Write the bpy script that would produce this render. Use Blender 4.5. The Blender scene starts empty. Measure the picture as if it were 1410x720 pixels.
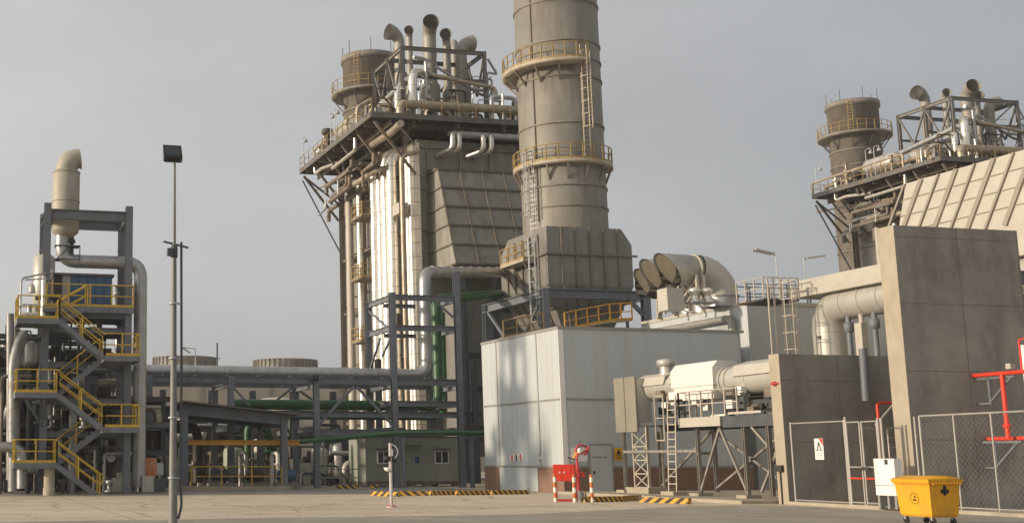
import bpy, math, random
from mathutils import Vector, Matrix
random.seed(7)
R = math.radians
S = bpy.context.scene
COL = S.collection

# ------------------------------------------------------------------ camera
# Plant grid: +X runs along the fronts of the buildings, +Y goes away from the camera.
FPX, PX0, PY0, PITCH, HEAD, EYE = 1700.0, 290.0, 360.0, math.atan(273/1700), R(12.1), 1.7
cam = bpy.data.objects.new('camera', bpy.data.cameras.new('camera'))
COL.objects.link(cam); S.camera = cam
cam.location = (0, 0, EYE)
cam.rotation_euler = (R(90)+PITCH, 0, -HEAD)
cam.data.sensor_width = 36; cam.data.lens = FPX/1410*36
cam.data.shift_x = (705-PX0)/1410
cam.data.clip_start = .1; cam.data.clip_end = 6000

# ------------------------------------------------------------------ sky and sun
SUN_EL, SUN_A = 13.5, 1.5        # elevation; degrees behind the plane of the building fronts
w = bpy.data.worlds.new('World'); S.world = w; w.use_nodes = True
nt = w.node_tree; nt.nodes.clear()
out = nt.nodes.new('ShaderNodeOutputWorld'); bg = nt.nodes.new('ShaderNodeBackground')
sky = nt.nodes.new('ShaderNodeTexSky'); sky.sky_type = 'NISHITA'; sky.sun_disc = False
sky.sun_elevation = R(SUN_EL); sky.sun_rotation = R(-90+SUN_A)
sky.dust_density = 5; sky.air_density = 1.0; sky.ozone_density = 1.2
hs = nt.nodes.new('ShaderNodeHueSaturation'); hs.inputs['Saturation'].default_value = .35
tc = nt.nodes.new('ShaderNodeTexCoord')
mp = nt.nodes.new('ShaderNodeMapping'); mp.inputs['Scale'].default_value = (1.2, 1.2, 3.2)
nz = nt.nodes.new('ShaderNodeTexNoise'); nz.inputs['Scale'].default_value = 1.6; nz.inputs['Detail'].default_value = 5
cr = nt.nodes.new('ShaderNodeMapRange'); cr.inputs[1].default_value = .35; cr.inputs[2].default_value = .7
cr.inputs[3].default_value = .9; cr.inputs[4].default_value = 1.14
veil = nt.nodes.new('ShaderNodeMixRGB'); veil.inputs[0].default_value = .7

# thin high overcast: brighter towards the side of the sun, where the haze scatters forward
vm = nt.nodes.new('ShaderNodeVectorMath'); vm.operation = 'DOT_PRODUCT'; vm.inputs[1].default_value = (-math.cos(R(SUN_A)), math.sin(R(SUN_A)), .1)
vr = nt.nodes.new('ShaderNodeMapRange'); vr.inputs[1].default_value = -.85; vr.inputs[2].default_value = .25
vr.inputs[3].default_value = 0; vr.inputs[4].default_value = 1
vc = nt.nodes.new('ShaderNodeMixRGB'); vc.inputs[1].default_value = (2.45, 2.6, 2.78, 1); vc.inputs[2].default_value = (5.5, 5.4, 5.25, 1)
mul = nt.nodes.new('ShaderNodeMixRGB'); mul.blend_type = 'MULTIPLY'; mul.inputs[0].default_value = 1
L = nt.links.new
L(tc.outputs['Generated'], vm.inputs[0]); L(vm.outputs['Value'], vr.inputs[0]); L(vr.outputs[0], vc.inputs[0]); L(vc.outputs[0], veil.inputs[2])
L(sky.outputs[0], hs.inputs['Color']); L(hs.outputs[0], veil.inputs[1])
L(tc.outputs['Generated'], mp.inputs[0]); L(mp.outputs[0], nz.inputs['Vector']); L(nz.outputs[0], cr.inputs[0])
L(veil.outputs[0], mul.inputs[1]); L(cr.outputs[0], mul.inputs[2]); L(mul.outputs[0], bg.inputs[0])
bg.inputs[1].default_value = .148
L(bg.outputs[0], out.inputs[0])

sd = bpy.data.lights.new('sun', 'SUN'); sd.energy = 4.1; sd.angle = R(2.2); sd.color = (1, .84, .63)
sun = bpy.data.objects.new('sun', sd); COL.objects.link(sun)
tosun = Vector((-math.cos(R(SUN_EL))*math.cos(R(SUN_A)), math.cos(R(SUN_EL))*math.sin(R(SUN_A)), math.sin(R(SUN_EL))))
sun.rotation_euler = tosun.to_track_quat('Z', 'Y').to_euler()
vs = S.view_settings; vs.view_transform = 'Standard'; vs.look = 'None'; vs.gamma = 1; vs.exposure = 0
vs.use_curve_mapping = False

# ------------------------------------------------------------------ measuring helper
def at(x, y, X=None, Y=None, Z=None):
    u = (x-PX0)/FPX; v = (PY0-y)/FPX
    f = math.cos(PITCH)-v*math.sin(PITCH); z = math.sin(PITCH)+v*math.cos(PITCH)
    d = Vector((u*math.cos(HEAD)+f*math.sin(HEAD), -u*math.sin(HEAD)+f*math.cos(HEAD), z))
    if X is not None: t = X/d.x
    elif Y is not None: t = Y/d.y
    else: t = (Z-EYE)/d.z
    return Vector((0, 0, EYE))+d*t

# ------------------------------------------------------------------ materials
def mat(name, col, rough=.6, metal=0., var=.12, scale=1.2, dirt=None, amt=.5, dscale=(.9, .9, .14), bump=0., bscale=20,
        ribs=None, seams=None, spec=.4):
    m = bpy.data.materials.new(name); m.use_nodes = True
    t = m.node_tree; n = t.nodes; b = n['Principled BSDF']; l = t.links.new
    tcn = n.new('ShaderNodeTexCoord')
    a = n.new('ShaderNodeTexNoise'); a.inputs['Scale'].default_value = scale; a.inputs['Detail'].default_value = 7
    a.inputs['Roughness'].default_value = .65
    l(tcn.outputs['Object'], a.inputs['Vector'])
    mr = n.new('ShaderNodeMapRange'); mr.inputs[1].default_value = .3; mr.inputs[2].default_value = .7
    mr.inputs[3].default_value = 1-var; mr.inputs[4].default_value = 1+var
    l(a.outputs[0], mr.inputs[0])
    mx = n.new('ShaderNodeMixRGB'); mx.blend_type = 'MULTIPLY'; mx.inputs[0].default_value = 1
    mx.inputs[1].default_value = (*col, 1); l(mr.outputs[0], mx.inputs[2])
    c = mx.outputs[0]
    if dirt:
        mpp = n.new('ShaderNodeMapping'); mpp.inputs['Scale'].default_value = dscale
        l(tcn.outputs['Object'], mpp.inputs[0])
        d = n.new('ShaderNodeTexNoise'); d.inputs['Scale'].default_value = 1.7; d.inputs['Detail'].default_value = 9
        d.inputs['Roughness'].default_value = .7; l(mpp.outputs[0], d.inputs['Vector'])
        dm = n.new('ShaderNodeMapRange'); dm.inputs[1].default_value = .48; dm.inputs[2].default_value = .72
        dm.inputs[4].default_value = amt; l(d.outputs[0], dm.inputs[0])
        mm = n.new('ShaderNodeMixRGB'); mm.inputs[2].default_value = (*dirt, 1)
        l(dm.outputs[0], mm.inputs[0]); l(c, mm.inputs[1]); c = mm.outputs[0]
    hgt = None
    sp = n.new('ShaderNodeSeparateXYZ'); l(tcn.outputs['Object'], sp.inputs[0])
    def math_(op, p, q=None):
        k = n.new('ShaderNodeMath'); k.operation = op
        for i, s in enumerate((p, q)):
            if s is None: continue
            if isinstance(s, (int, float)): k.inputs[i].default_value = s
            else: l(s, k.inputs[i])
        return k.outputs[0]
    if ribs:      # vertical profiled sheet, period in metres
        f = 2*math.pi/ribs
        hx = math_('SINE', math_('MULTIPLY', sp.outputs[0], f)); hy = math_('SINE', math_('MULTIPLY', sp.outputs[1], f))
        hgt = math_('GREATER_THAN', math_('ADD', hx, hy), .9)
    if seams:     # horizontal lap joints of the cladding, period in metres
        fr = math_('FRACT', math_('DIVIDE', sp.outputs[2], seams))
        s = math_('LESS_THAN', fr, .05)
        mm = n.new('ShaderNodeMixRGB'); mm.blend_type = 'MULTIPLY'; mm.inputs[2].default_value = (.55, .5, .45, 1)
        l(s, mm.inputs[0]); l(c, mm.inputs[1]); c = mm.outputs[0]
    l(c, b.inputs['Base Color'])
    b.inputs['Roughness'].default_value = rough; b.inputs['Metallic'].default_value = metal
    b.inputs['Specular IOR Level'].default_value = spec
    rr = n.new('ShaderNodeMapRange'); rr.inputs[3].default_value = max(.05, rough-.12); rr.inputs[4].default_value = min(1, rough+.12)
    l(a.outputs[0], rr.inputs[0]); l(rr.outputs[0], b.inputs['Roughness'])
    if bump or ribs:
        bp = n.new('ShaderNodeBump'); bp.inputs['Strength'].default_value = max(bump, .9) if ribs else bump
        bp.inputs['Distance'].default_value = .03
        if ribs: l(hgt, bp.inputs['Height'])
        else:
            q = n.new('ShaderNodeTexNoise'); q.inputs['Scale'].default_value = bscale; q.inputs['Detail'].default_value = 4
            l(tcn.outputs['Object'], q.inputs['Vector']); l(q.outputs[0], bp.inputs['Height'])
        l(bp.outputs[0], b.inputs['Normal'])
    return m

RUST = (.16, .075, .03)
M = dict(
 steel=mat('painted_steel', (.15, .165, .185), .5, 0, .18, 1.5, (.1, .085, .07), .6),
 dsteel=mat('dark_steel', (.07, .078, .09), .6, 0, .25, 1.5, (.09, .06, .04), .6),
 rsteel=mat('rusty_steel', (.2, .17, .14), .65, .2, .25, 2, RUST, .8),
 galv=mat('galvanised', (.42, .43, .43), .5, .5, .15, 3),
 yellow=mat('yellow_rail_paint', (.52, .34, .035), .5, 0, .2, 2, (.25, .16, .05), .5),
 ochre=mat('weathered_rail_paint', (.34, .235, .09), .6, 0, .25, 2, RUST, .6),
 orange=mat('orange_beam_paint', (.55, .28, .03), .5, 0, .2, 1.5),
 stack=mat('stack_plate', (.235, .22, .19), .62, .25, .16, .5, (.12, .09, .06), .55, (.8, .8, .1), .15, 3),
 rstack=mat('rusty_stack_plate', (.225, .205, .175), .65, .2, .25, .7, RUST, .5, (.6, .6, .2), .15, 3),
 casing=mat('boiler_casing', (.27, .262, .23), .6, .25, .16, .8, (.14, .10, .065), .6, (.7, .7, .12), .12, 2),
 dcasing=mat('duct_casing', (.22, .21, .19), .6, .25, .15, .6, (.1, .08, .06), .5),
 clad=mat('aluminium_cladding', (.82, .78, .70), .33, .8, .07, 2, (.35, .28, .2), .5, (1.5, 1.5, .25), .25, 3, seams=1.1),
 dclad=mat('dull_cladding', (.40, .405, .405), .42, .7, .12, 2, (.25, .19, .13), .6, (1, 1, .6), .25, 3),
 tan=mat('tan_cladding', (.41, .355, .275), .5, .45, .18, 2, RUST, .6, (1, 1, .5), .2, 4),
 cream=mat('cream_paint', (.44, .41, .35), .5, 0, .07, 1, (.4, .32, .22), .35, (.8, .8, .1), .05, 4),
 pearl=mat('silver_cream_paint', (.46, .44, .39), .42, .25, .08, .8, (.35, .28, .2), .3),
 white=mat('white_paint', (.78, .76, .72), .5, 0, .06, 1.5, (.5, .42, .33), .35),
 siding=mat('wall_siding', (.47, .50, .505), .55, 0, .05, .35, (.42, .38, .32), .35, (.5, .5, .05), 0, ribs=.62),
 gsiding=mat('grey_wall_siding', (.38, .395, .40), .55, 0, .06, .4, (.3, .27, .22), .3, (.5, .5, .05), 0, ribs=.62),
 trim=mat('metal_trim', (.3, .29, .27), .5, .2, .1),
 brickm=None,
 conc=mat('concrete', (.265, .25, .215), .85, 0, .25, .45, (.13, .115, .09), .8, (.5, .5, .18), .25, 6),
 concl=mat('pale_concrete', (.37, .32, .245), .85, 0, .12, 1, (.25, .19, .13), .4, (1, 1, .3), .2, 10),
 twall=mat('tower_wall', (.40, .355, .29), .85, 0, .08, .15, (.25, .2, .15), .4),
 green=mat('green_pipe_paint', (.032, .105, .045), .4, 0, .15, 1, (.06, .07, .04), .4),
 sage=mat('sage_panel', (.30, .315, .27), .5, 0, .06, .6, (.2, .18, .13), .5, (.7, .7, .1), 0, ribs=.3),
 sageg=mat('sage_flat', (.27, .31, .23), .5, 0, .06, .6, (.16, .15, .1), .4),
 blue=mat('blue_panel', (.045, .115, .22), .5, 0, .12, 1, (.1, .12, .15), .4),
 red=mat('red_paint', (.72, .05, .025), .42, 0, .1, 2),
 dred=mat('faded_red_paint', (.5, .06, .06), .45, 0, .15, 3),
 black=mat('black_paint', (.02, .02, .02), .5),
 dark=mat('dark_metal', (.05, .045, .04), .6, .2, .3, 2, RUST, .5),
 glass=mat('dark_glass', (.03, .035, .04), .08, 0, .05, 1, spec=.6),
 bin=mat('yellow_plastic', (.74, .36, .015), .5, 0, .1, 2, (.42, .22, .05), .6, (2, 2, 1)),
 rubber=mat('rubber', (.03, .028, .026), .8),
 roof=mat('roof_sheet', (.11, .10, .10), .6, .1, .15, 1, RUST, .4),
 lattice=mat('lattice_galvanised', (.5, .45, .38), .55, .25, .15, 3, (.3, .2, .12), .5),
 fence=mat('fence_galvanised', (.36, .34, .31), .55, .3, .1, 3),
 sign_y=mat('sign_yellow', (.75, .40, .03), .5), sign_w=mat('sign_white', (.75, .73, .68), .5),
 sign_b=mat('sign_blue', (.04, .08, .25), .5), sign_r=mat('sign_red', (.6, .05, .04), .5),
 orangebox=mat('orange_box', (.55, .2, .07), .55, 0, .3, 4, (.5, .4, .3), .8, (4, 4, 1)),
)
def brick():
    m = bpy.data.materials.new('brick'); m.use_nodes = True; t = m.node_tree; n = t.nodes; l = t.links.new
    tcn = n.new('ShaderNodeTexCoord'); sp = n.new('ShaderNodeSeparateXYZ'); cb = n.new('ShaderNodeCombineXYZ'); ad = n.new('ShaderNodeMath')
    l(tcn.outputs['Object'], sp.inputs[0]); l(sp.outputs[0], ad.inputs[0]); l(sp.outputs[1], ad.inputs[1])
    l(ad.outputs[0], cb.inputs[0]); l(sp.outputs[2], cb.inputs[1])
    b = n.new('ShaderNodeTexBrick'); l(cb.outputs[0], b.inputs['Vector'])
    b.inputs['Scale'].default_value = 1; b.inputs['Brick Width'].default_value = .24; b.inputs['Row Height'].default_value = .085
    b.inputs['Mortar Size'].default_value = .009
    b.inputs['Color1'].default_value = (.24, .12, .075, 1); b.inputs['Color2'].default_value = (.18, .095, .065, 1); b.inputs['Mortar'].default_value = (.25, .2, .16, 1)
    l(b.outputs['Color'], n['Principled BSDF'].inputs['Base Color']); n['Principled BSDF'].inputs['Roughness'].default_value = .9
    return m
M['brickm'] = brick()
M['ribg'] = mat('casing_rib', (.17, .155, .13), .65, .2, .2, 1.5, (.2, .11, .05), .5)
M['mouth_tan'] = mat('lit_mouth_tan', (.15, .125, .09), .8, 0, .2, 2)  # tan of the sunlit inside of the intake mouths, as colour
M['frame'] = mat('vent_frame_steel', (.17, .165, .155), .6, .1, .2, 1.5, RUST, .5)
M['edge'] = mat('edge_channel', (.13, .125, .115), .6, .1, .25, 1.2, RUST, .6)
M['oldclad'] = mat('old_cladding', (.27, .27, .265), .5, .6, .25, 2.5, (.12, .08, .05), .7, (1, 1, .8), .4, 5)
M['white2'] = mat('bright_white_cover', (.68, .66, .61), .45, 0, .04, 1)
M['trestle'] = mat('trestle_steel', (.27, .25, .22), .6, .2, .2, 2, (.15, .11, .08), .5)
M['tan3'] = mat('panel_tan', (.26, .235, .19), .55, .1, .1, 1, (.2, .16, .1), .4)
M['boll2'] = mat('pole_white', (.55, .48, .45), .5, 0, .15, 3, (.4, .1, .08), .5)
M['polegrey'] = mat('pole_grey', (.2, .2, .19), .55, .2, .18, 3, (.3, .28, .24), .4)
M['vent2'] = mat('silencer_plate', (.35, .32, .265), .6, .15, .12, 1.2, (.2, .14, .09), .5)
M['blue2'] = mat('blue_rib', (.03, .08, .16), .5)
M['creams'] = M['cream']
def striped(name, c1, c2, period, axis, slant=1., offs=0.):
    m = bpy.data.materials.new(name); m.use_nodes = True; t = m.node_tree; n = t.nodes; l = t.links.new
    tcn = n.new('ShaderNodeTexCoord'); sp = n.new('ShaderNodeSeparateXYZ'); l(tcn.outputs['Object'], sp.inputs[0])
    def mt(op, p, q):
        k = n.new('ShaderNodeMath'); k.operation = op
        for i, s in enumerate((p, q)):
            if isinstance(s, (int, float)): k.inputs[i].default_value = s
            else: l(s, k.inputs[i])
        return k.outputs[0]
    base = sp.outputs[2] if axis == 'Z' else mt('ADD', mt('ADD', sp.outputs[0], sp.outputs[1]), mt('MULTIPLY', sp.outputs[2], slant))
    s = mt('GREATER_THAN', mt('FRACT', mt('ADD', mt('DIVIDE', base, period), offs), 0), .5)
    nzz = n.new('ShaderNodeTexNoise'); nzz.inputs['Scale'].default_value = 6; nzz.inputs['Detail'].default_value = 6; l(tcn.outputs['Object'], nzz.inputs['Vector'])
    mx = n.new('ShaderNodeMixRGB'); mx.inputs[1].default_value = (*c1, 1); mx.inputs[2].default_value = (*c2, 1); l(s, mx.inputs[0])
    m2 = n.new('ShaderNodeMixRGB'); m2.inputs[2].default_value = (.25, .17, .1, 1); l(mx.outputs[0], m2.inputs[1])
    wr = n.new('ShaderNodeMapRange'); wr.inputs[1].default_value = .5; wr.inputs[2].default_value = .75; wr.inputs[4].default_value = .7; l(nzz.outputs[0], wr.inputs[0])
    l(wr.outputs[0], m2.inputs[0]); l(m2.outputs[0], n['Principled BSDF'].inputs['Base Color']); n['Principled BSDF'].inputs['Roughness'].default_value = .7
    return m
M['kerb'] = striped('hazard_stripes', (.62, .33, .03), (.035, .03, .03), .33, 'X')
M['boll'] = striped('bollard_stripes', (.75, .7, .62), (.5, .13, .03), .42, 'Z', offs=.1)

# ------------------------------------------------------------------ mesh builder
V = Vector
SPLIT = {'post', 'footing', 'brace', 'leg', 'rain_shield', 'foot_block', 'rafter', 'tie_beam', 'front_beam', 'side_beam', 'long_beam', 'cross_beam', 'floor_beam', 'beam', 'column', 'window', 'saddle', 'stand', 'fork', 'panel_door', 'deck_edge', 'bracket', 'lightning_rod', 'handrail', 'guide_posts', 'lamp_head', 'kerb', 'duct_support', 'side_beam', 'steel_beam'}
class MB:
    def __init__(s): s.v = []; s.f = []; s.sm = []
    def add(s, vs_, fs, smooth=False):
        o = len(s.v); s.v += [V(p) for p in vs_]
        for f in fs: s.f.append([o+i for i in f]); s.sm.append(smooth)
        return s
    def box(s, a, b):
        (x0, y0, z0), (x1, y1, z1) = a, b
        return s.add([(x0,y0,z0),(x1,y0,z0),(x1,y1,z0),(x0,y1,z0),(x0,y0,z1),(x1,y0,z1),(x1,y1,z1),(x0,y1,z1)],
                     [(0,3,2,1),(4,5,6,7),(0,1,5,4),(1,2,6,5),(2,3,7,6),(3,0,4,7)])
    def bar(s, p, q, wd, ht=None, up=None):
        p, q = V(p), V(q); ht = wd if ht is None else ht
        d = (q-p).normalized(); up = V(up) if up else (V((0,0,1)) if abs(d.z) < .95 else V((0,1,0)))
        x = d.cross(up).normalized(); y = x.cross(d).normalized()
        c = [(-1,-1),(1,-1),(1,1),(-1,1)]
        vs_ = [p+x*(i*wd/2)+y*(j*ht/2) for i, j in c]+[q+x*(i*wd/2)+y*(j*ht/2) for i, j in c]
        return s.add(vs_, [(0,3,2,1),(4,5,6,7),(0,1,5,4),(1,2,6,5),(2,3,7,6),(3,0,4,7)])
    def ibeam(s, p, q, wd, ht=None, up=None):
        # H-section: two flanges and a web
        p, q = V(p), V(q); ht = wd if ht is None else ht
        d = (q-p).normalized(); u = V(up) if up else (V((0,0,1)) if abs(d.z) < .95 else V((0,1,0)))
        x = d.cross(u).normalized(); y = x.cross(d).normalized(); t = max(.02, ht*.09)
        for k in (-1, 1):
            o = y*(k*(ht/2-t/2)); s.bar(p+o, q+o, wd, t, up=y)
        return s.bar(p, q, max(.015, wd*.09), ht-2*t, up=y)
    def tube(s, pts, r, seg=10, cap=True):
        pts = [V(p) for p in pts]; n = len(pts); rs = r if isinstance(r, (list, tuple)) else [r]*n
        d0 = (pts[1]-pts[0]).normalized(); u = V((0,0,1)) if abs(d0.z) < .9 else V((0,1,0))
        x = d0.cross(u).normalized(); vs_ = []
        for i, p in enumerate(pts):
            a = (pts[i]-pts[i-1]).normalized() if i else d0
            b = (pts[i+1]-pts[i]).normalized() if i < n-1 else a
            t = (a+b); t = t.normalized() if t.length > 1e-6 else a
            x = (x-t*x.dot(t)).normalized(); y = t.cross(x)
            k = 1/max(.5, math.sqrt(max(0, (1+a.dot(b))/2)))
            k = min(k, 1.25)
            for j in range(seg):
                an = 2*math.pi*j/seg; vs_.append(p+(x*math.cos(an)+y*math.sin(an))*rs[i]*(1 if i in (0, n-1) else 1))
        fs = [(i*seg+j, i*seg+(j+1) % seg, (i+1)*seg+(j+1) % seg, (i+1)*seg+j) for i in range(n-1) for j in range(seg)]
        s.add(vs_, fs, True)
        if cap:
            s.add([vs_[j] for j in range(seg)], [tuple(range(seg))[::-1]]); s.add([vs_[(n-1)*seg+j] for j in range(seg)], [tuple(range(seg))])
        return s
    def pipe(s, pts, r, seg=12, bend=None, cap=True):
        # run of pipe with rounded elbows
        pts = [V(p) for p in pts]; bend = bend or r*2.2; o = [pts[0]]
        for i in range(1, len(pts)-1):
            a = (pts[i-1]-pts[i]); b = (pts[i+1]-pts[i]); k = min(bend, a.length*.49, b.length*.49)
            a = a.normalized()*k; b = b.normalized()*k
            for t in (0, .2, .4, .6, .8, 1):
                o.append(pts[i]+a*(1-t)**2+b*t**2)
        o.append(pts[-1]); s.tube(o, r, seg, cap)
        if r >= .2:
            for i in range(len(pts)-1):
                a, b = pts[i], pts[i+1]; L_ = (b-a).length; d = (b-a)/L_; t = bend*1.05 if i else .6
                while t < L_-bend:
                    s.tube([a+d*t, a+d*(t+.05)], r*1.035+.004, seg); t += 1.35
        return s
    def lathe(s, c, prof, seg=32, a0=0, a1=360, smooth=True):
        c = V(c); full = (a1-a0) >= 360; m = seg if full else seg+1; vs_ = []
        for r, z in prof:
            for j in range(m):
                a = R(a0+(a1-a0)*j/seg); vs_.append(c+V((r*math.cos(a), r*math.sin(a), z)))
        fs = []
        for i in range(len(prof)-1):
            for j in range(seg):
                k = (j+1) % m if full else j+1
                fs.append((i*m+j, i*m+k, (i+1)*m+k, (i+1)*m+j))
        o = len(s.v); s.add(vs_, fs, smooth); return s
    def prism(s, poly, vec):
        n = len(poly); a = [V(p) for p in poly]; b = [p+V(vec) for p in a]
        return s.add(a+b, [tuple(range(n))[::-1], tuple(range(n, 2*n))]+[(i, (i+1) % n, n+(i+1) % n, n+i) for i in range(n)])
    def rail(s, pts, h=1.1, sp=1.3, r=.03, toe=True, mids=(.5,), ends=True):
        pts = [V(p) for p in pts]; Z = V((0,0,1))
        for i in range(len(pts)-1):
            a, b = pts[i], pts[i+1]; L_ = (b-a).length; n = max(1, round(L_/sp))
            for k in range(n+1 if i == len(pts)-2 else n):
                p = a.lerp(b, k/n); s.bar(p, p+Z*h, r*2, r*2)
            for f in (1,)+tuple(mids): s.tube([a+Z*h*f, b+Z*h*f], r, 6)
            if toe: s.bar(a+Z*.07, b+Z*.07, .02, .14)
        return s
    def arcrail(s, c, rad, a0, a1, h=1.1, n=14, r=.035, toe=True):
        c = V(c); Z = V((0,0,1)); P = [c+V((rad*math.cos(R(a0+(a1-a0)*k/n)), rad*math.sin(R(a0+(a1-a0)*k/n)), 0)) for k in range(n+1)]
        for p in P: s.bar(p, p+Z*h, r*2, r*2)
        fine = [c+V((rad*math.cos(R(a0+(a1-a0)*k/(n*3))), rad*math.sin(R(a0+(a1-a0)*k/(n*3))), 0)) for k in range(n*3+1)]
        for f in (1, .5): s.tube([p+Z*h*f for p in fine], r, 6)
        if toe:
            for i in range(len(fine)-1): s.bar(fine[i]+Z*.07, fine[i+1]+Z*.07, .03, .16)
        return s
    def ladder(s, a, b, wdir, wd=.45, r=.03, step=.32, cage=None, cdir=None):
        a, b, wv = V(a), V(b), V(wdir).normalized()*wd/2
        s.tube([a-wv, b-wv], r, 6); s.tube([a+wv, b+wv], r, 6)
        n = int((b-a).length/step)
        for i in range(1, n): p = a.lerp(b, i/n); s.bar(p-wv, p+wv, r*1.3)
        if cage is not None:
            cd = V(cdir).normalized(); d = (b-a); L_ = d.length; d = d/L_; z = cage
            hoops = []
            while z <= L_+.01:
                c = a+d*z; P = [c+wv.normalized()*(-.36*math.cos(t))+cd*(.72*math.sin(t)) for t in [math.pi*k/8 for k in range(9)]]
                s.tube(P, r*.8, 5, False); hoops.append(P); z += .9
            for k in (1, 3, 5, 7):
                if len(hoops) > 1: s.tube([h_[k] for h_ in hoops], r*.7, 5)
        return s
    def pieces(s):
        # separate connected pieces; pieces whose boxes touch (the plates of one beam) stay together
        pr = list(range(len(s.v)))
        def fd_(i):
            while pr[i] != i: pr[i] = pr[pr[i]]; i = pr[i]
            return i
        for f in s.f:
            for i in f[1:]: pr[fd_(i)] = fd_(f[0])
        g = {}
        for k, f in enumerate(s.f): g.setdefault(fd_(f[0]), []).append(k)
        bx = []
        for ks in g.values():
            vi = {i for k in ks for i in s.f[k]}; P_ = [s.v[i] for i in vi]
            bx.append([[min(p[a] for p in P_)-.02 for a in range(3)], [max(p[a] for p in P_)+.02 for a in range(3)], ks])
        done = False
        while not done:
            done = True
            for i in range(len(bx)):
                for j in range(i+1, len(bx)):
                    if all(bx[i][0][a] <= bx[j][1][a] and bx[j][0][a] <= bx[i][1][a] for a in range(3)):
                        bx[i] = [[min(bx[i][0][a], bx[j][0][a]) for a in range(3)], [max(bx[i][1][a], bx[j][1][a]) for a in range(3)], bx[i][2]+bx[j][2]]
                        bx.pop(j); done = False; break
                if not done: break
        o = []
        for _, _, ks in bx:
            m_ = MB(); mp_ = {}
            for k in ks:
                for i in s.f[k]:
                    if i not in mp_: mp_[i] = len(m_.v); m_.v.append(s.v[i])
                m_.f.append([mp_[i] for i in s.f[k]]); m_.sm.append(s.sm[k])
            o.append(m_)
        return o
    def build(s, name, m, parent=None):
        if parent is not None and name in SPLIT:
            ps = s.pieces()
            if len(ps) > 1: return [q.build(name, m, parent) for q in ps][0]
        me = bpy.data.meshes.new(name)
        o = bpy.data.objects.new(name, me); COL.objects.link(o)
        off = parent['_o'] if parent is not None else None
        base = V((0,0,0))
        if parent is not None:
            base = V(parent['_o']); o.parent = parent
        me.from_pydata([tuple(p-base) for p in s.v], [], s.f); me.validate(); me.update()
        me.polygons.foreach_set('use_smooth', s.sm[:len(me.polygons)]) if len(s.sm) == len(me.polygons) else None
        me.materials.append(M[m] if isinstance(m, str) else m)
        o['_o'] = tuple(base)
        return o
def tag(o, label=None, cat=None, group=None, kind=None):
    if label: o['label'] = label
    if cat: o['category'] = cat
    if group: o['group'] = group
    if kind: o['kind'] = kind
    return o
def thing(name, label, cat, loc, group=None):
    o = bpy.data.objects.new(name, None); COL.objects.link(o); o.location = V(loc); o['_o'] = tuple(V(loc)); o.empty_display_size = .3
    return tag(o, label, cat, group)
def copy_tree(o, parent=None, off=(0,0,0)):
    c = o.copy(); COL.objects.link(c)
    if parent is not None: c.parent = parent
    else: c.location = V(o.location)+V(off)
    for ch in [k for k in bpy.data.objects if k.parent == o]: copy_tree(ch, c)
    return c
def struct(o): o['kind'] = 'structure'; return o
def lp(o):       # parts of parts keep world coordinates
    return o

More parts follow.
